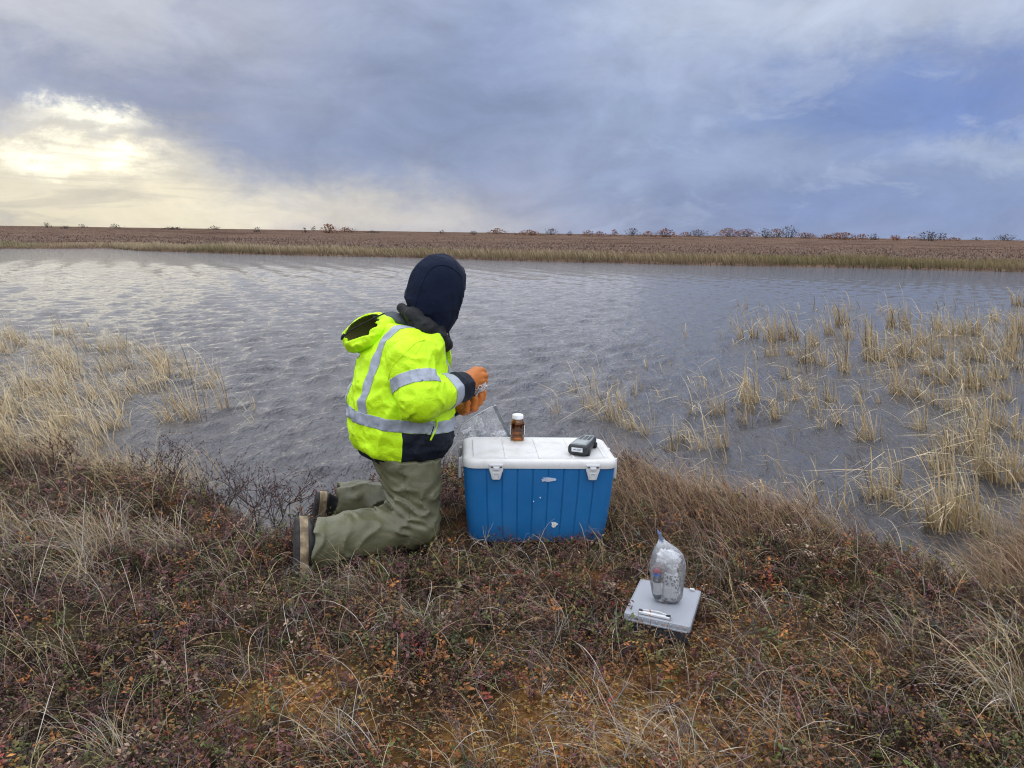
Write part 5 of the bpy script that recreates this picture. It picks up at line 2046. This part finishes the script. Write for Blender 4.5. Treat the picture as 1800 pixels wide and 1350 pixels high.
HIVIS = cloth_mat('hi_vis_fabric', (0.58, 0.94, 0.012), 0.6, 0.3, 0.35, 0.0, 0.05)
NAVY = cloth_mat('navy_fabric', (0.008, 0.012, 0.022), 0.7, 0.25, 0.3)
HOODIE = cloth_mat('navy_fleece', (0.007, 0.012, 0.030), 0.9, 0.12, 0.35, 0.06)
BLACK = cloth_mat('black_fabric', (0.010, 0.011, 0.013), 0.7, 0.3, 0.3)
LINING = cloth_mat('grey_lining', (0.075, 0.085, 0.10), 0.7, 0.3, 0.3)
OLIVE_L = cloth_mat('olive_lining', (0.13, 0.125, 0.045), 0.8, 0.2, 0.3)
TAPE = cloth_mat('reflective_tape', (0.36, 0.40, 0.47), 0.42, 0.5, 0.22, 0.0, 0.18)
RAIN = cloth_mat('olive_rain_fabric', (0.128, 0.125, 0.070), 0.42, 0.45, 0.22, 0.0, 0.25)
GLOVE = cloth_mat('orange_glove', (0.56, 0.175, 0.035), 0.55, 0.35, 0.30, 0.0, 0.22)
SKIN = cloth_mat('skin', (0.45, 0.26, 0.18), 0.5, 0.35, 0.08)
CORD = pm('black_cord', (0.012, 0.012, 0.013), 0.7, 0.3)
THREAD = cloth_mat('hi_vis_thread', (0.48, 0.80, 0.02), 0.7, 0.2, 0.1)


def build_person():
    root = tag(empty('person', tuple(BASE)), 'person kneeling on the bank in yellow hi-vis jacket, dark hood and olive rain trousers', 'person')

    def put(name, V, Q, mat, parent=root):
        return add(name, mesh_np(name, V - BASE, Q), parent, mat)

    # body
    V, Q = nets(body_fn, (-0.86, 2.55, -0.02), (-0.05, 3.40, 1.12), 0.0095)
    body = put('body', V, Q, SKIN)
    # jacket torso, cut into its panels
    V, Q = nets(jacket_torso, (-0.80, 2.62, 0.26), (-0.10, 3.46, 0.98), 0.0072)
    tilt = np.array([0.105, 0.0, 1.0])
    tilt = PZ + PF * 0.12
    tilt /= np.linalg.norm(tilt)
    wc = BASE + np.array([0, 0, 0.492])
    tlo, thi = wc - tilt * 0.024, wc + tilt * 0.024
    side = march(jacket_torso, 707, 785)
    pn = PF
    jacket = cut_mesh('jacket', V, Q, [(tlo - tilt * 0.001, -tilt)], HIVIS, root)
    cut_mesh('lower_back_panel', V, Q, [(tlo - tilt * 0.001, tilt), (side, pn)], HIVIS, jacket)
    cut_mesh('navy_front_panel', V, Q, [(tlo - tilt * 0.001, tilt), (side, -pn)], NAVY, jacket)
    cut_mesh('waist_tape', V, Q, [(tlo, -tilt), (thi, tilt)], TAPE, jacket, 0.0022, 0.002)
    for s in (1, -1):
        c0 = np.array([-0.445, TY, 0]) + PR * s * 0.075
        c1 = np.array([-0.445, TY, 0]) + PR * s * 0.121
        n = PR * s
        cut_mesh('shoulder_tape', V, Q, [(c0, -n), (c1, n), (thi, -tilt)], TAPE, jacket, 0.0022, 0.002)
    V, Q = nets(lining_skirt, (-0.78, 2.62, 0.25), (-0.12, 3.44, 0.45), 0.009)
    put('hem_lining', V, Q, NAVY, jacket)
    # sleeves
    for fn, S, E, W, lo, hi in ((sleeve_r, S_R, E_R, W_R, (-0.56, 2.64, 0.36), (-0.12, 3.12, 0.86)), (sleeve_l, S_L, E_L, W_L, (-0.52, 3.02, 0.38), (-0.14, 3.42, 0.86))):
        V, Q = nets(fn, lo, hi, 0.0068)
        fa = (W - E) / np.linalg.norm(W - E)
        ua = (E - S) / np.linalg.norm(E - S)
        L = np.linalg.norm(W - E)
        cA = E + fa * L * 0.70
        sl = cut_mesh('sleeve', V, Q, [(cA, fa)], HIVIS, jacket)
        cut_mesh('cuff', V, Q, [(cA, -fa)], NAVY, jacket)
        cut_mesh('sleeve_tape', V, Q, [(E + fa * L * 0.50, -fa), (E + fa * L * 0.695, fa)], TAPE, jacket, 0.0022, 0.002)
        Lu = np.linalg.norm(E - S)
        cut_mesh('sleeve_tape', V, Q, [(S + ua * Lu * 0.42, -ua), (S + ua * Lu * 0.42 + ua * 0.050, ua), (E + fa * 0.055, fa)], TAPE, jacket, 0.0022, 0.002)
    # jacket hood hanging on the back
    V, Q = nets(collar_hood, (-0.76, 2.80, 0.68), (-0.28, 3.32, 1.00), 0.0062)
    cen = V[Q].mean(1)
    cav = (np.abs(collar_hood_cav(cen)) < 0.006) & ((cen - HOP) @ HON < -0.004)
    hood_y = put('jacket_hood', V, Q[~cav], HIVIS, jacket)
    if cav.any():
        put('hood_lining', V, Q[cav], OLIVE_L, jacket)
    # fleece hood, neck
    V, Q = nets(hood_fn, (-0.50, 2.92, 0.74), (-0.12, 3.30, 1.16), 0.0062)
    cen = V[Q].mean(1)
    hood = put('fleece_hood', V, Q, HOODIE)
    V, Q = nets(cowl_fn, (-0.52, 2.84, 0.74), (-0.16, 3.32, 1.00), 0.0066)
    put('neck_gaiter', V, Q, BLACK)
    # stand-up collar with grey lining behind the neck
    V, Fs = loft([np.array([P(a, b, Y) for a, b, Y in q]) - BASE for q in (
        [(655, 556, 3.05), (668, 551, 3.06), (690, 547, 3.06), (708, 552, 3.04), (716, 562, 3.02), (690, 556, 3.02)],
        [(662, 566, 3.04), (675, 561, 3.05), (697, 560, 3.05), (716, 566, 3.03), (724, 575, 3.01), (700, 568, 3.01)])])
    add('collar_lining', mesh_np('collar_lining', V, Fs), jacket, LINING)
    # open collar flap in front, yellow
    V, Fs = loft([np.array([P(a, b, Y) for a, b, Y in q]) - BASE for q in (
        [(772, 580, 3.12), (780, 586, 3.08), (783, 590, 3.12)], [(776, 600, 3.12), (788, 604, 3.08), (791, 608, 3.12)], [(780, 630, 3.12), (792, 628, 3.08), (794, 630, 3.13)], [(778, 660, 3.11), (790, 652, 3.08), (792, 652, 3.12)])])
    add('collar_flap', mesh_np('collar_flap', V, Fs), jacket, HIVIS)
    # seams and zips sewn onto the cloth
    both = lambda p: np.minimum(jacket_torso(p), np.minimum(sleeve_r(p), collar_hood(p)))
    seam('armhole_seam', both, [(682, 668), (690, 645), (708, 625), (730, 604), (748, 597)], THREAD, jacket, 0.0016, 40, -0.0003)
    seam('hood_seam', collar_hood, [(628, 622), (660, 602), (690, 578), (715, 563)], THREAD, jacket, 0.0016, 40)
    seam('pocket_zip', both, [(763, 741), (762, 752), (757, 765), (754, 778)], CORD, jacket, 0.0022, 24)
    seam('pocket_flap', both, [(768, 739), (766, 752), (761, 764), (756, 774)], HIVIS, jacket, 0.0048, 24)
    seam('hood_seam_line', hood_fn, [(728, 545), (737, 512), (752, 478), (772, 466), (790, 469), (806, 480), (812, 490), (811, 520), (808, 545)], HOODIE, hood, 0.0022, 50)
    seam('trouser_seam', trousers, [(704, 812), (712, 850), (718, 885), (720, 925)], RAIN, root, 0.0020, 30)
    # cords
    def cord(name, pts, r, parent):
        V, Fs = tube(spline(np.array([P(*q) for q in pts]) - BASE, 30), r, 7)
        return add(name, mesh_np(name, V, Fs), parent, CORD)
    c = cord('drawstring', [(787, 566, 3.13), (789, 588, 3.14), (793, 604, 3.13), (790, 616, 3.12), (788, 632, 3.12), (791, 655, 3.11)], 0.0032, hood)
    cord('hood_cord', [(602, 594, 3.02), (618, 580, 3.00), (640, 568, 3.00), (662, 557, 3.00), (676, 551, 3.01)], 0.0030, hood_y)
    V, Fs = tube(np.array([P(600, 597, 3.02), P(603, 591, 3.02), P(606, 587, 3.02)]) - BASE, [0.004, 0.007, 0.005], 8)
    add('cord_toggle', mesh_np('cord_toggle', V, Fs), hood_y, CORD)
    # glasses
    gl = []
    for s in (-1, 1):
        cc = HEAD + HF * 0.092 + PR * 0.032 * s + HU * 0.010
        a = np.linspace(0, 2 * np.pi, 20)
        V, Fs = tube(cc - BASE + 0.019 * np.cos(a)[:, None] * PR + 0.015 * np.sin(a)[:, None] * HU, 0.0024, 6)
        gl.append((V, Fs))
        V, Fs = tube(np.array([cc + PR * s * 0.022, HEAD + PR * s * 0.077 + HU * 0.012]) - BASE, 0.0022, 6)
        gl.append((V, Fs))
    V, Fs = tube(np.array([HEAD + HF * 0.096 - PR * 0.011 + HU * 0.014, HEAD + HF * 0.100 + HU * 0.016, HEAD + HF * 0.096 + PR * 0.011 + HU * 0.014]) - BASE, 0.0022, 6)
    gl.append((V, Fs))
    hp = Heap()
    for V, Fs in gl:
        hp.put(V, Fs, np.array([.02, .02, .02]))
    add('glasses', hp.mesh('glasses'), root, DARK_RUBBER)
    # trousers
    V, Q = nets(trousers, (-0.82, 2.52, -0.06), (-0.18, 3.36, 0.48), 0.0072)
    put('rain_trousers', V, Q, RAIN)
    # boots
    upper_m = pm('boot_rubber', (0.020, 0.021, 0.025), 0.4, 0.45, 0.3, 18, 0.1, 90)
    rand_m = pm('tan_rubber', (0.42, 0.32, 0.20), 0.65, 0.3, 0.6, 28, 0.2, 120)
    sole_m = pm('grey_sole', (0.060, 0.056, 0.055), 0.8, 0.2, 0.4, 50, 0.3, 200)
    for (sc, toe, nrm, ank, k) in ((P(519, 967, 2.625), (0.04, -0.16, -1.0), (-0.93, -0.36, 0.06), CF_R, 1.0), (P(553, 897, 3.11), (-0.20, 0.55, -0.80), (-0.93, -0.28, 0.10), CF_L, 1.0)):
        n_ = np.array(nrm) / np.linalg.norm(nrm)
        t_ = np.array(toe, float)
        t_ -= n_ * (t_ @ n_)
        t_ /= np.linalg.norm(t_)
        w_ = np.cross(n_, t_)
        m_ = 44
        a = np.linspace(0, 2 * np.pi, m_, endpoint=False)
        lx = np.cos(a)                                   # along the foot
        wd = np.sin(a) * np.where(lx > 0, 1.0 - 0.10 * lx, 0.82 + 0.18 * (1 + lx) ** 0.7)
        def layer(depth, L=0.122, W=0.047, shift=0.0):
            return sc - n_ * depth + t_ * (lx[:, None] * L + shift) + w_ * (np.sign(wd) * np.abs(wd) ** 0.85)[:, None] * W - BASE
        V, Fs = loft([layer(-0.004, 0.112, 0.040), layer(0.0, 0.119, 0.045), layer(0.010, 0.121, 0.0465), layer(0.0125, 0.120, 0.046)])
        bt = add('boot', mesh_np('boot', V, Fs), root, sole_m)
        V, Fs = loft([layer(0.0126, 0.122, 0.0475), layer(0.016, 0.1235, 0.0485), layer(0.040, 0.1225, 0.048), layer(0.043, 0.120, 0.0465)])
        add('tan_band', mesh_np('tan_band', V, Fs), bt, rand_m)
        rings = [layer(0.040, 0.119, 0.0455), layer(0.050, 0.112, 0.0455, -0.006), layer(0.056, 0.094, 0.045, -0.014), layer(0.066, 0.074, 0.045, -0.020), layer(0.080, 0.060, 0.045, -0.022), layer(0.11, 0.054, 0.045, -0.022)]
        ankc = ank - BASE
        last = rings[-1]
        for q in (0.35, 0.7, 1.0):
            rings.append(last * (1 - q) + (ankc + (last - last.mean(0)) * 1.02) * q)
        V, Fs = loft(rings)
        V = V - 0.003 * (fbm(V * 24, 2)[:, None] - 0.5) * 2 * np.array([0, 1, 0])
        add('upper', mesh_np('upper', V, Fs), bt, upper_m)
    # gloved hands
    ax = (W_R - E_R) / np.linalg.norm(W_R - E_R)
    kn = [P(845, 651, 3.085), P(848, 660, 3.075), P(847, 669, 3.070), P(843, 677, 3.070)]
    def hand_r(p):
        wr = W_R - ax * 0.03
        d = rc(p, wr, P(820, 672, 3.03), 0.036, 0.036)
        palm = smin(rc(p, P(822, 668, 3.04), P(838, 655, 3.085), 0.030, 0.024), rc(p, P(822, 674, 3.035), P(836, 675, 3.075), 0.030, 0.022), 0.02)
        d = smin(d, palm, 0.02)
        for i, q in enumerate(kn):
            ln = (0.036, 0.042, 0.040, 0.032)[i]
            m1 = q + np.array([0.010, ln, -0.010])
            tip = m1 + np.array([-0.028, 0.004 + 0.3 * ln, -0.014])
            r = (0.0125, 0.0130, 0.0125, 0.0115)[i]
            f = smin(rc(p, q + (P(826, 668, 3.05) - q) * 0.35, q, 0.016, r * 1.05), chain(p, [q, m1, tip], [r * 1.05, r, r * 0.85], 0.004), 0.006)
            d = smin(d, f, 0.0028)
        th = chain(p, [P(822, 662, 3.06), P(836, 651, 3.115), P(844, 660, 3.145)], [0.019, 0.0155, 0.012], 0.008)
        d = smin(d, th, 0.008)
        return d - 0.0025 * (fbm(p * 60, 2) - 0.5)
    V, Q = nets(hand_r, (-0.26, 2.96, 0.50), (-0.06, 3.22, 0.72), 0.0040)
    put('right_glove', V, Q, GLOVE)
    axl = (W_L - E_L) / np.linalg.norm(W_L - E_L)
    fing = [(821, 3.055, 719, 706), (834, 3.060, 715, 701), (844, 3.075, 707, 694), (850, 3.095, 699, 689)]
    def hand_l(p):
        d = rc(p, W_L - axl * 0.03, P(815, 716, 3.15), 0.034, 0.030)
        d = smin(d, rc(p, P(815, 720, 3.14), P(834, 716, 3.14), 0.022, 0.019), 0.02)
        for i, (fx, Y, y0, y1) in enumerate(fing):
            r = (0.0125, 0.0135, 0.0125, 0.0115)[i]
            root_ = P(814 + 8 * i, 723 - 4 * i, 3.115)
            f = chain(p, [root_, P(fx - 1, y0 + 1, Y + 0.004), P(fx + 1, y1, Y)], [0.015, r, r * 0.92], 0.004)
            d = smin(d, f, 0.0025)
        th = chain(p, [P(815, 714, 3.17), P(822, 704, 3.19), P(832, 697, 3.18)], [0.018, 0.0145, 0.0125], 0.006)
        d = smin(d, th, 0.008)
        return d - 0.0025 * (fbm(p * 60, 2) - 0.5)
    V, Q = nets(hand_l, (-0.26, 2.98, 0.44), (-0.06, 3.26, 0.66), 0.0040)
    put('left_glove', V, Q, GLOVE)
    return root


build_person()


# --- what the hands hold: a clear vial with a white ringed closure in a scrap of film
def build_held():
    a, b = P(815, 708, 3.10), P(836, 684, 3.085)
    ax = Vector(b - a).normalized()
    M = Matrix.Translation(Vector(a)) @ ax.to_track_quat('Z', 'X').to_matrix().to_4x4()
    root = tag(empty('held_vial', mat=M), 'clear vial of pale green liquid held between the orange gloves', 'vial')
    V, Fs = lathe([(0.012, 0), (0.0190, 0.003), (0.0200, 0.008), (0.0200, 0.046), (0.014, 0.053), (0.012, 0.058)], 32)
    add_np('vial_body', V, Fs, root, pm('pale_green_liquid', (0.42, 0.47, 0.24), 0.15, 0.5, 0.15, 50), 40)
    add_np('neck_ring', *lathe([(0.0125, 0.0545), (0.0165, 0.056), (0.0165, 0.061), (0.0125, 0.0625)], 28), root, DARK_RUBBER, 40)
    threaded_cap('cap', 0.0155, 0.0625, 0.016, root, WHITE_PL, 40)
    sc = tag(empty('plastic_scrap', tuple(P(844, 681, 3.08))), 'crumpled clear plastic with two white rings in the gloved hands', 'plastic')
    for (px, py) in ((837, 682), (844, 681)):
        c = P(px, py, 3.052) - P(844, 681, 3.08)
        t = np.linspace(0, 2 * np.pi, 22)
        V, Fs = tube(c + 0.0075 * np.stack([np.cos(t), 0.2 * np.sin(t), np.sin(t)], 1), 0.0026, 6)
        add_np('white_ring', V, Fs, sc, WHITE_PL, 0)
    lump('crumpled_film_lump', P(846, 678, 3.075) - P(844, 681, 3.08), (0.020, 0.016, 0.022), 0.5, 2.5, 12.0, FILM2, sc, 24)


build_held()

# ================================================================== GROUND COVER (last: it fills in round the things)
def build_cover():
    rng = np.random.default_rng(2024)
    pr = np.random.default_rng(9)
    fine = [proto_sprig(pr, 0.075, 5, 40, 0.0075, 0.0022, 0.9) for _ in range(7)]
    leafy = [proto_sprig(pr, 0.085, 4, 28, 0.013, 0.0042, 0.8) for _ in range(7)]
    twigs = [proto_twig(pr, 0.15, 2) for _ in range(10)]
    moss = [proto_moss(pr) for _ in range(8)]

    def brush(x, y):       # reddish fine grass on the right bank
        return np.clip(zone(x, y, 1.05, 3.25, 0.55, 0.42) + zone(x, y, 0.72, 3.65, 0.22, 0.25) + zone(x, y, 1.95, 2.75, 0.35, 0.45) + 0.6 * zone(x, y, 2.6, 3.0, 0.5, 0.5), 0, 1)

    # --- moss carpet
    p = bank_points(60000, near=1.35, rng=rng, mind=0.0)
    o = ochre(p[:, 0], p[:, 1])
    g = fbm2(p[:, 0], p[:, 1], 3.2, 3, 21.0)
    keep = rng.random(len(p)) < 0.14 + 0.86 * o
    p, o, g = p[keep], o[keep], g[keep]
    n = len(p)
    r1 = rng.random((n, 1))
    warm = np.where(r1 < 0.45, [[0.42, 0.22, 0.052]], np.where(r1 < 0.7, [[0.30, 0.11, 0.028]], [[0.36, 0.25, 0.065]]))
    cool = np.where((g > 0.55)[:, None], [[0.16, 0.165, 0.032]], [[0.090, 0.050, 0.024]])
    isw = (rng.random(n) < o * 1.25)[:, None]
    c = np.where(isw, warm, cool) * (1 + 0.22 * rng.normal(0, 1, (n, 1)))
    h = Heap()
    strew(h, moss, p + np.stack([np.zeros(n), np.zeros(n), rng.uniform(-0.004, 0.014, n)], 1), rng.uniform(0.45, 0.95, n), np.clip(c, 0.01, 0.6), c, rng)
    tag(add('moss', h.mesh('moss', False), None, PLANT), 'ochre, rust and green moss between the dwarf shrubs', 'moss', None, 'stuff')

    # --- dwarf shrubs
    h = Heap()
    p = bank_points(17000, near=1.15, rng=rng)
    x, y = p[:, 0], p[:, 1]
    o, b = ochre(x, y), brush(x, y)
    keep = rng.random(len(p)) < (1 - 0.60 * o) * (1 - 0.45 * b)
    p = p[keep]
    x, y = p[:, 0], p[:, 1]
    n = len(p)
    g = fbm2(x, y, 2.6, 3, 33.0)
    rr = rng.random((n, 1))
    left = sstep(0.3, -0.9, x)[:, None]
    purple = np.array([[0.140, 0.055, 0.054]])
    green = np.array([[0.082, 0.096, 0.026]])
    brown = np.array([[0.165, 0.085, 0.042]])
    olive = np.array([[0.155, 0.122, 0.034]])
    red = np.array([[0.21, 0.045, 0.032]])
    pick = rr + 0.5 * (g[:, None] - 0.5)
    c = np.where(pick < 0.26 + 0.22 * left, purple, np.where(pick < 0.58, brown, np.where(pick < 0.80, green, olive)))
    c = np.where(rng.random((n, 1)) < 0.035, red, c)
    c = np.where(rng.random((n, 1)) < 0.06, [[0.30, 0.21, 0.15]], c)
    rusty = (rng.random((n, 1)) < 0.09 + 0.34 * ochre(x, y)[:, None])
    c = np.where(rusty, [[0.29, 0.115, 0.032]], c)
    c = np.clip(c * (1 + 0.36 * rng.normal(0, 1, (n, 1))), 0.012, 0.5)
    st = jit((0.085, 0.060, 0.052), n, 0.3, rng)
    f = rng.random(n) < 0.55
    edge = shore_y(x) - y
    sc = rng.uniform(0.5, 1.15, n) * (0.55 + 0.95 * fbm2(x, y, 3.0, 2, 44.0)) * (1 + 0.75 * np.exp(-((edge - 0.10) / 0.22) ** 2) * np.clip(fbm2(x, y, 1.8, 2, 51.0) * 2 - 0.3, 0, 1.3))
    strew(h, fine, p[f], sc[f], c[f], st[f], rng)
    strew(h, leafy, p[~f], sc[~f] * 0.95, c[~f], st[~f], rng)
    tag(add('dwarf_shrubs', h.mesh('dwarf_shrubs', False), None, PLANT), 'low purple-brown and green dwarf shrubs covering the bank', 'shrubs', None, 'stuff')

    # --- bare twigs and litter
    h = Heap()
    p = bank_points(2600, rng=rng)
    n = len(p)
    grey = rng.random((n, 1))
    c = np.where(grey < 0.6, [[0.13, 0.10, 0.092]], np.where(grey < 0.85, [[0.09, 0.055, 0.045]], [[0.30, 0.27, 0.25]]))
    c = np.clip(c * (1 + 0.25 * rng.normal(0, 1, (n, 1))), 0.01, 0.6)
    strew(h, twigs, p, rng.uniform(0.5, 1.1, n), c, c, rng, 0.7)
    tag(add('dead_twigs', h.mesh('dead_twigs', False), None, TWIG), 'tangle of grey and brown bare twigs over the bank', 'twigs', None, 'stuff')

    # --- grass
    h = Heap()

    def lay(p, length, width, e0, e1, az, c0, c1, drift=0.9, seg=7, zoff=0.0):
        n = len(p)
        q = p.copy()
        q[:, 2] += zoff
        h.put(*blades(q, az, length, width, e0, e1, np.clip(c0, .01, .8), np.clip(c1, .01, .8), seg=seg, drift=rng.normal(0, drift, n), flat=rng.normal(0, 0.8, n)))

    straw = np.array([0.50, 0.38, 0.215])
    # litter lying flat in all directions
    p = bank_points(7500, near=1.1, rng=rng)
    n = len(p)
    tone = rng.random((n, 1))
    c = np.where(tone < 0.4, [[0.26, 0.165, 0.095]], np.where(tone < 0.75, [[0.15, 0.092, 0.060]], [[0.40, 0.33, 0.25]])) * (1 + 0.2 * rng.normal(0, 1, (n, 1)))
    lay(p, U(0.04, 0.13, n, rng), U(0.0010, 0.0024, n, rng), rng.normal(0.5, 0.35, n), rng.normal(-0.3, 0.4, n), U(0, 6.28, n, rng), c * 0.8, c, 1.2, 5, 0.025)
    # scattered arching blades
    p = bank_points(2500, near=1.05, rng=rng)
    n = len(p)
    c = np.where(rng.random((n, 1)) < 0.25, [[0.60, 0.55, 0.46]], straw[None]) * (0.5 + 0.75 * rng.random((n, 1)))
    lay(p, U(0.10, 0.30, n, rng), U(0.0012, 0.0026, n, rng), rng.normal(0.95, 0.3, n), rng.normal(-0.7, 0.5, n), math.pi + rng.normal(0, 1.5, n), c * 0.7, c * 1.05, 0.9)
    # tussocks: (pixel x, y, number, length, spread)
    for (px, py, k, L, s, tone) in [(180, 965, 240, .34, .10, 1.0), (60, 950, 170, .30, .12, .95), (300, 960, 120, .27, .09, .9), (20, 1020, 70, .26, .08, .8), (150, 1010, 90, .25, .09, 1.0), (215, 1330, 55, .27, .05, 1.05),
                                    (110, 1150, 34, .26, .06, .9), (640, 1030, 80, .22, .08, .85), (620, 1345, 60, .24, .10, .95), (985, 1085, 80, .22, .07, .95), (930, 1020, 60, .20, .09, .8), (985, 1140, 40, .16, .05, 1.0),
                                    (1230, 1330, 80, .26, .10, 1.05), (1420, 1300, 70, .28, .09, 1.0), (1470, 1230, 60, .25, .10, .9), (1780, 1230, 150, .30, .08, 1.2), (1800, 1160, 80, .30, .08, 1.1), (1590, 1130, 60, .24, .12, .9),
                                    (1270, 1000, 60, .24, .10, .8), (870, 1345, 40, .22, .10, .95), (1640, 1090, 60, .25, .12, .85), (700, 985, 30, .2, .06, .9), (420, 1010, 50, .26, .07, .95), (560, 1020, 40, .22, .06, .9),
                                    (740, 1110, 60, .18, .09, .75), (1100, 1330, 60, .22, .12, .95), (1330, 1180, 40, .22, .08, .85)]:
        w = G(px, py, 0.02)
        n = int(k * 1.0)
        xy = w[:2] + rng.normal(0, s * 0.55, (n, 2))
        p = np.stack([xy[:, 0], xy[:, 1], ground_z(xy[:, 0], xy[:, 1])], 1)
        p = p[free_mask(p[:, 0], p[:, 1])]
        n = len(p)
        grey = (rng.random((n, 1)) < 0.35)
        c = np.where(grey, [[0.56, 0.50, 0.43]], straw[None]) * tone * (0.45 + 0.75 * rng.random((n, 1)))
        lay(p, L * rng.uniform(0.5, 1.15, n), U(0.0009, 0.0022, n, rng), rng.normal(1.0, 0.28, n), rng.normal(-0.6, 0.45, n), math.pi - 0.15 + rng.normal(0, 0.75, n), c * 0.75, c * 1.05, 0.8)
    # fine reddish grass of the right bank
    p = bank_points(12000, 0.3, 3.4, 2.2, 4.3, rng=rng, mind=-0.10)
    keep = rng.random(len(p)) < brush(p[:, 0], p[:, 1]) * 1.1
    p = p[keep]
    n = len(p)
    tone = rng.random((n, 1))
    c = np.where(tone < 0.55, [[0.34, 0.205, 0.118]], np.where(tone < 0.88, [[0.47, 0.33, 0.20]], [[0.17, 0.085, 0.055]])) * (1 + 0.18 * rng.normal(0, 1, (n, 1)))
    lay(p, U(0.11, 0.29, n, rng), U(0.0011, 0.0023, n, rng), rng.normal(1.25, 0.2, n), rng.normal(-0.2, 0.5, n), math.pi - 0.2 + rng.normal(0, 0.7, n), c * 0.7, c, 0.7)
    # straw fringe along the water
    for (x0, x1, k, L, back) in [(0.75, 1.75, 900, .30, .25), (-3.9, -1.5, 2300, .30, .45), (1.6, 2.6, 420, .30, .2), (-1.2, 0.7, 220, .16, .15)]:
        xx = rng.uniform(x0, x1, k)
        yy = shore_y(xx) + rng.normal(0.02, back * 0.5, k)
        p = np.stack([xx, yy, np.maximum(ground_z(xx, yy), WATER_Z - 0.03)], 1)
        n = k
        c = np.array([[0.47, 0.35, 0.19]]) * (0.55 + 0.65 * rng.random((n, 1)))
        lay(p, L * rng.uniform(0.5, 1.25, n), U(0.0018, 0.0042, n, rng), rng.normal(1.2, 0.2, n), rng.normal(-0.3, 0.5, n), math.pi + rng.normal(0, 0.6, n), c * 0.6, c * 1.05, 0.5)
    tag(add('dry_grass', h.mesh('dry_grass'), None, STRAW), 'straw-coloured dry grass blades arching over the bank', 'grass', None, 'stuff')


build_cover()


# ------------------------------------------------------------------ things alike: count them off from the left
def count_off():
    words = ['first', 'second', 'third', 'fourth', 'fifth', 'sixth', 'seventh', 'eighth', 'ninth', 'tenth', 'eleventh', 'twelfth', 'thirteenth', 'fourteenth', 'fifteenth', 'sixteenth']
    by = {}
    for o in scene.objects:
        if o.parent is None and 'label' in o and 'group' in o:
            by.setdefault(o['label'], []).append(o)
    for lab, obs in by.items():
        if 1 < len(obs) <= len(words):
            obs.sort(key=lambda o: o.location.x / o.location.y)
            for k, o in enumerate(obs):
                o['label'] = lab + ', ' + words[k] + ' from left'


count_off()
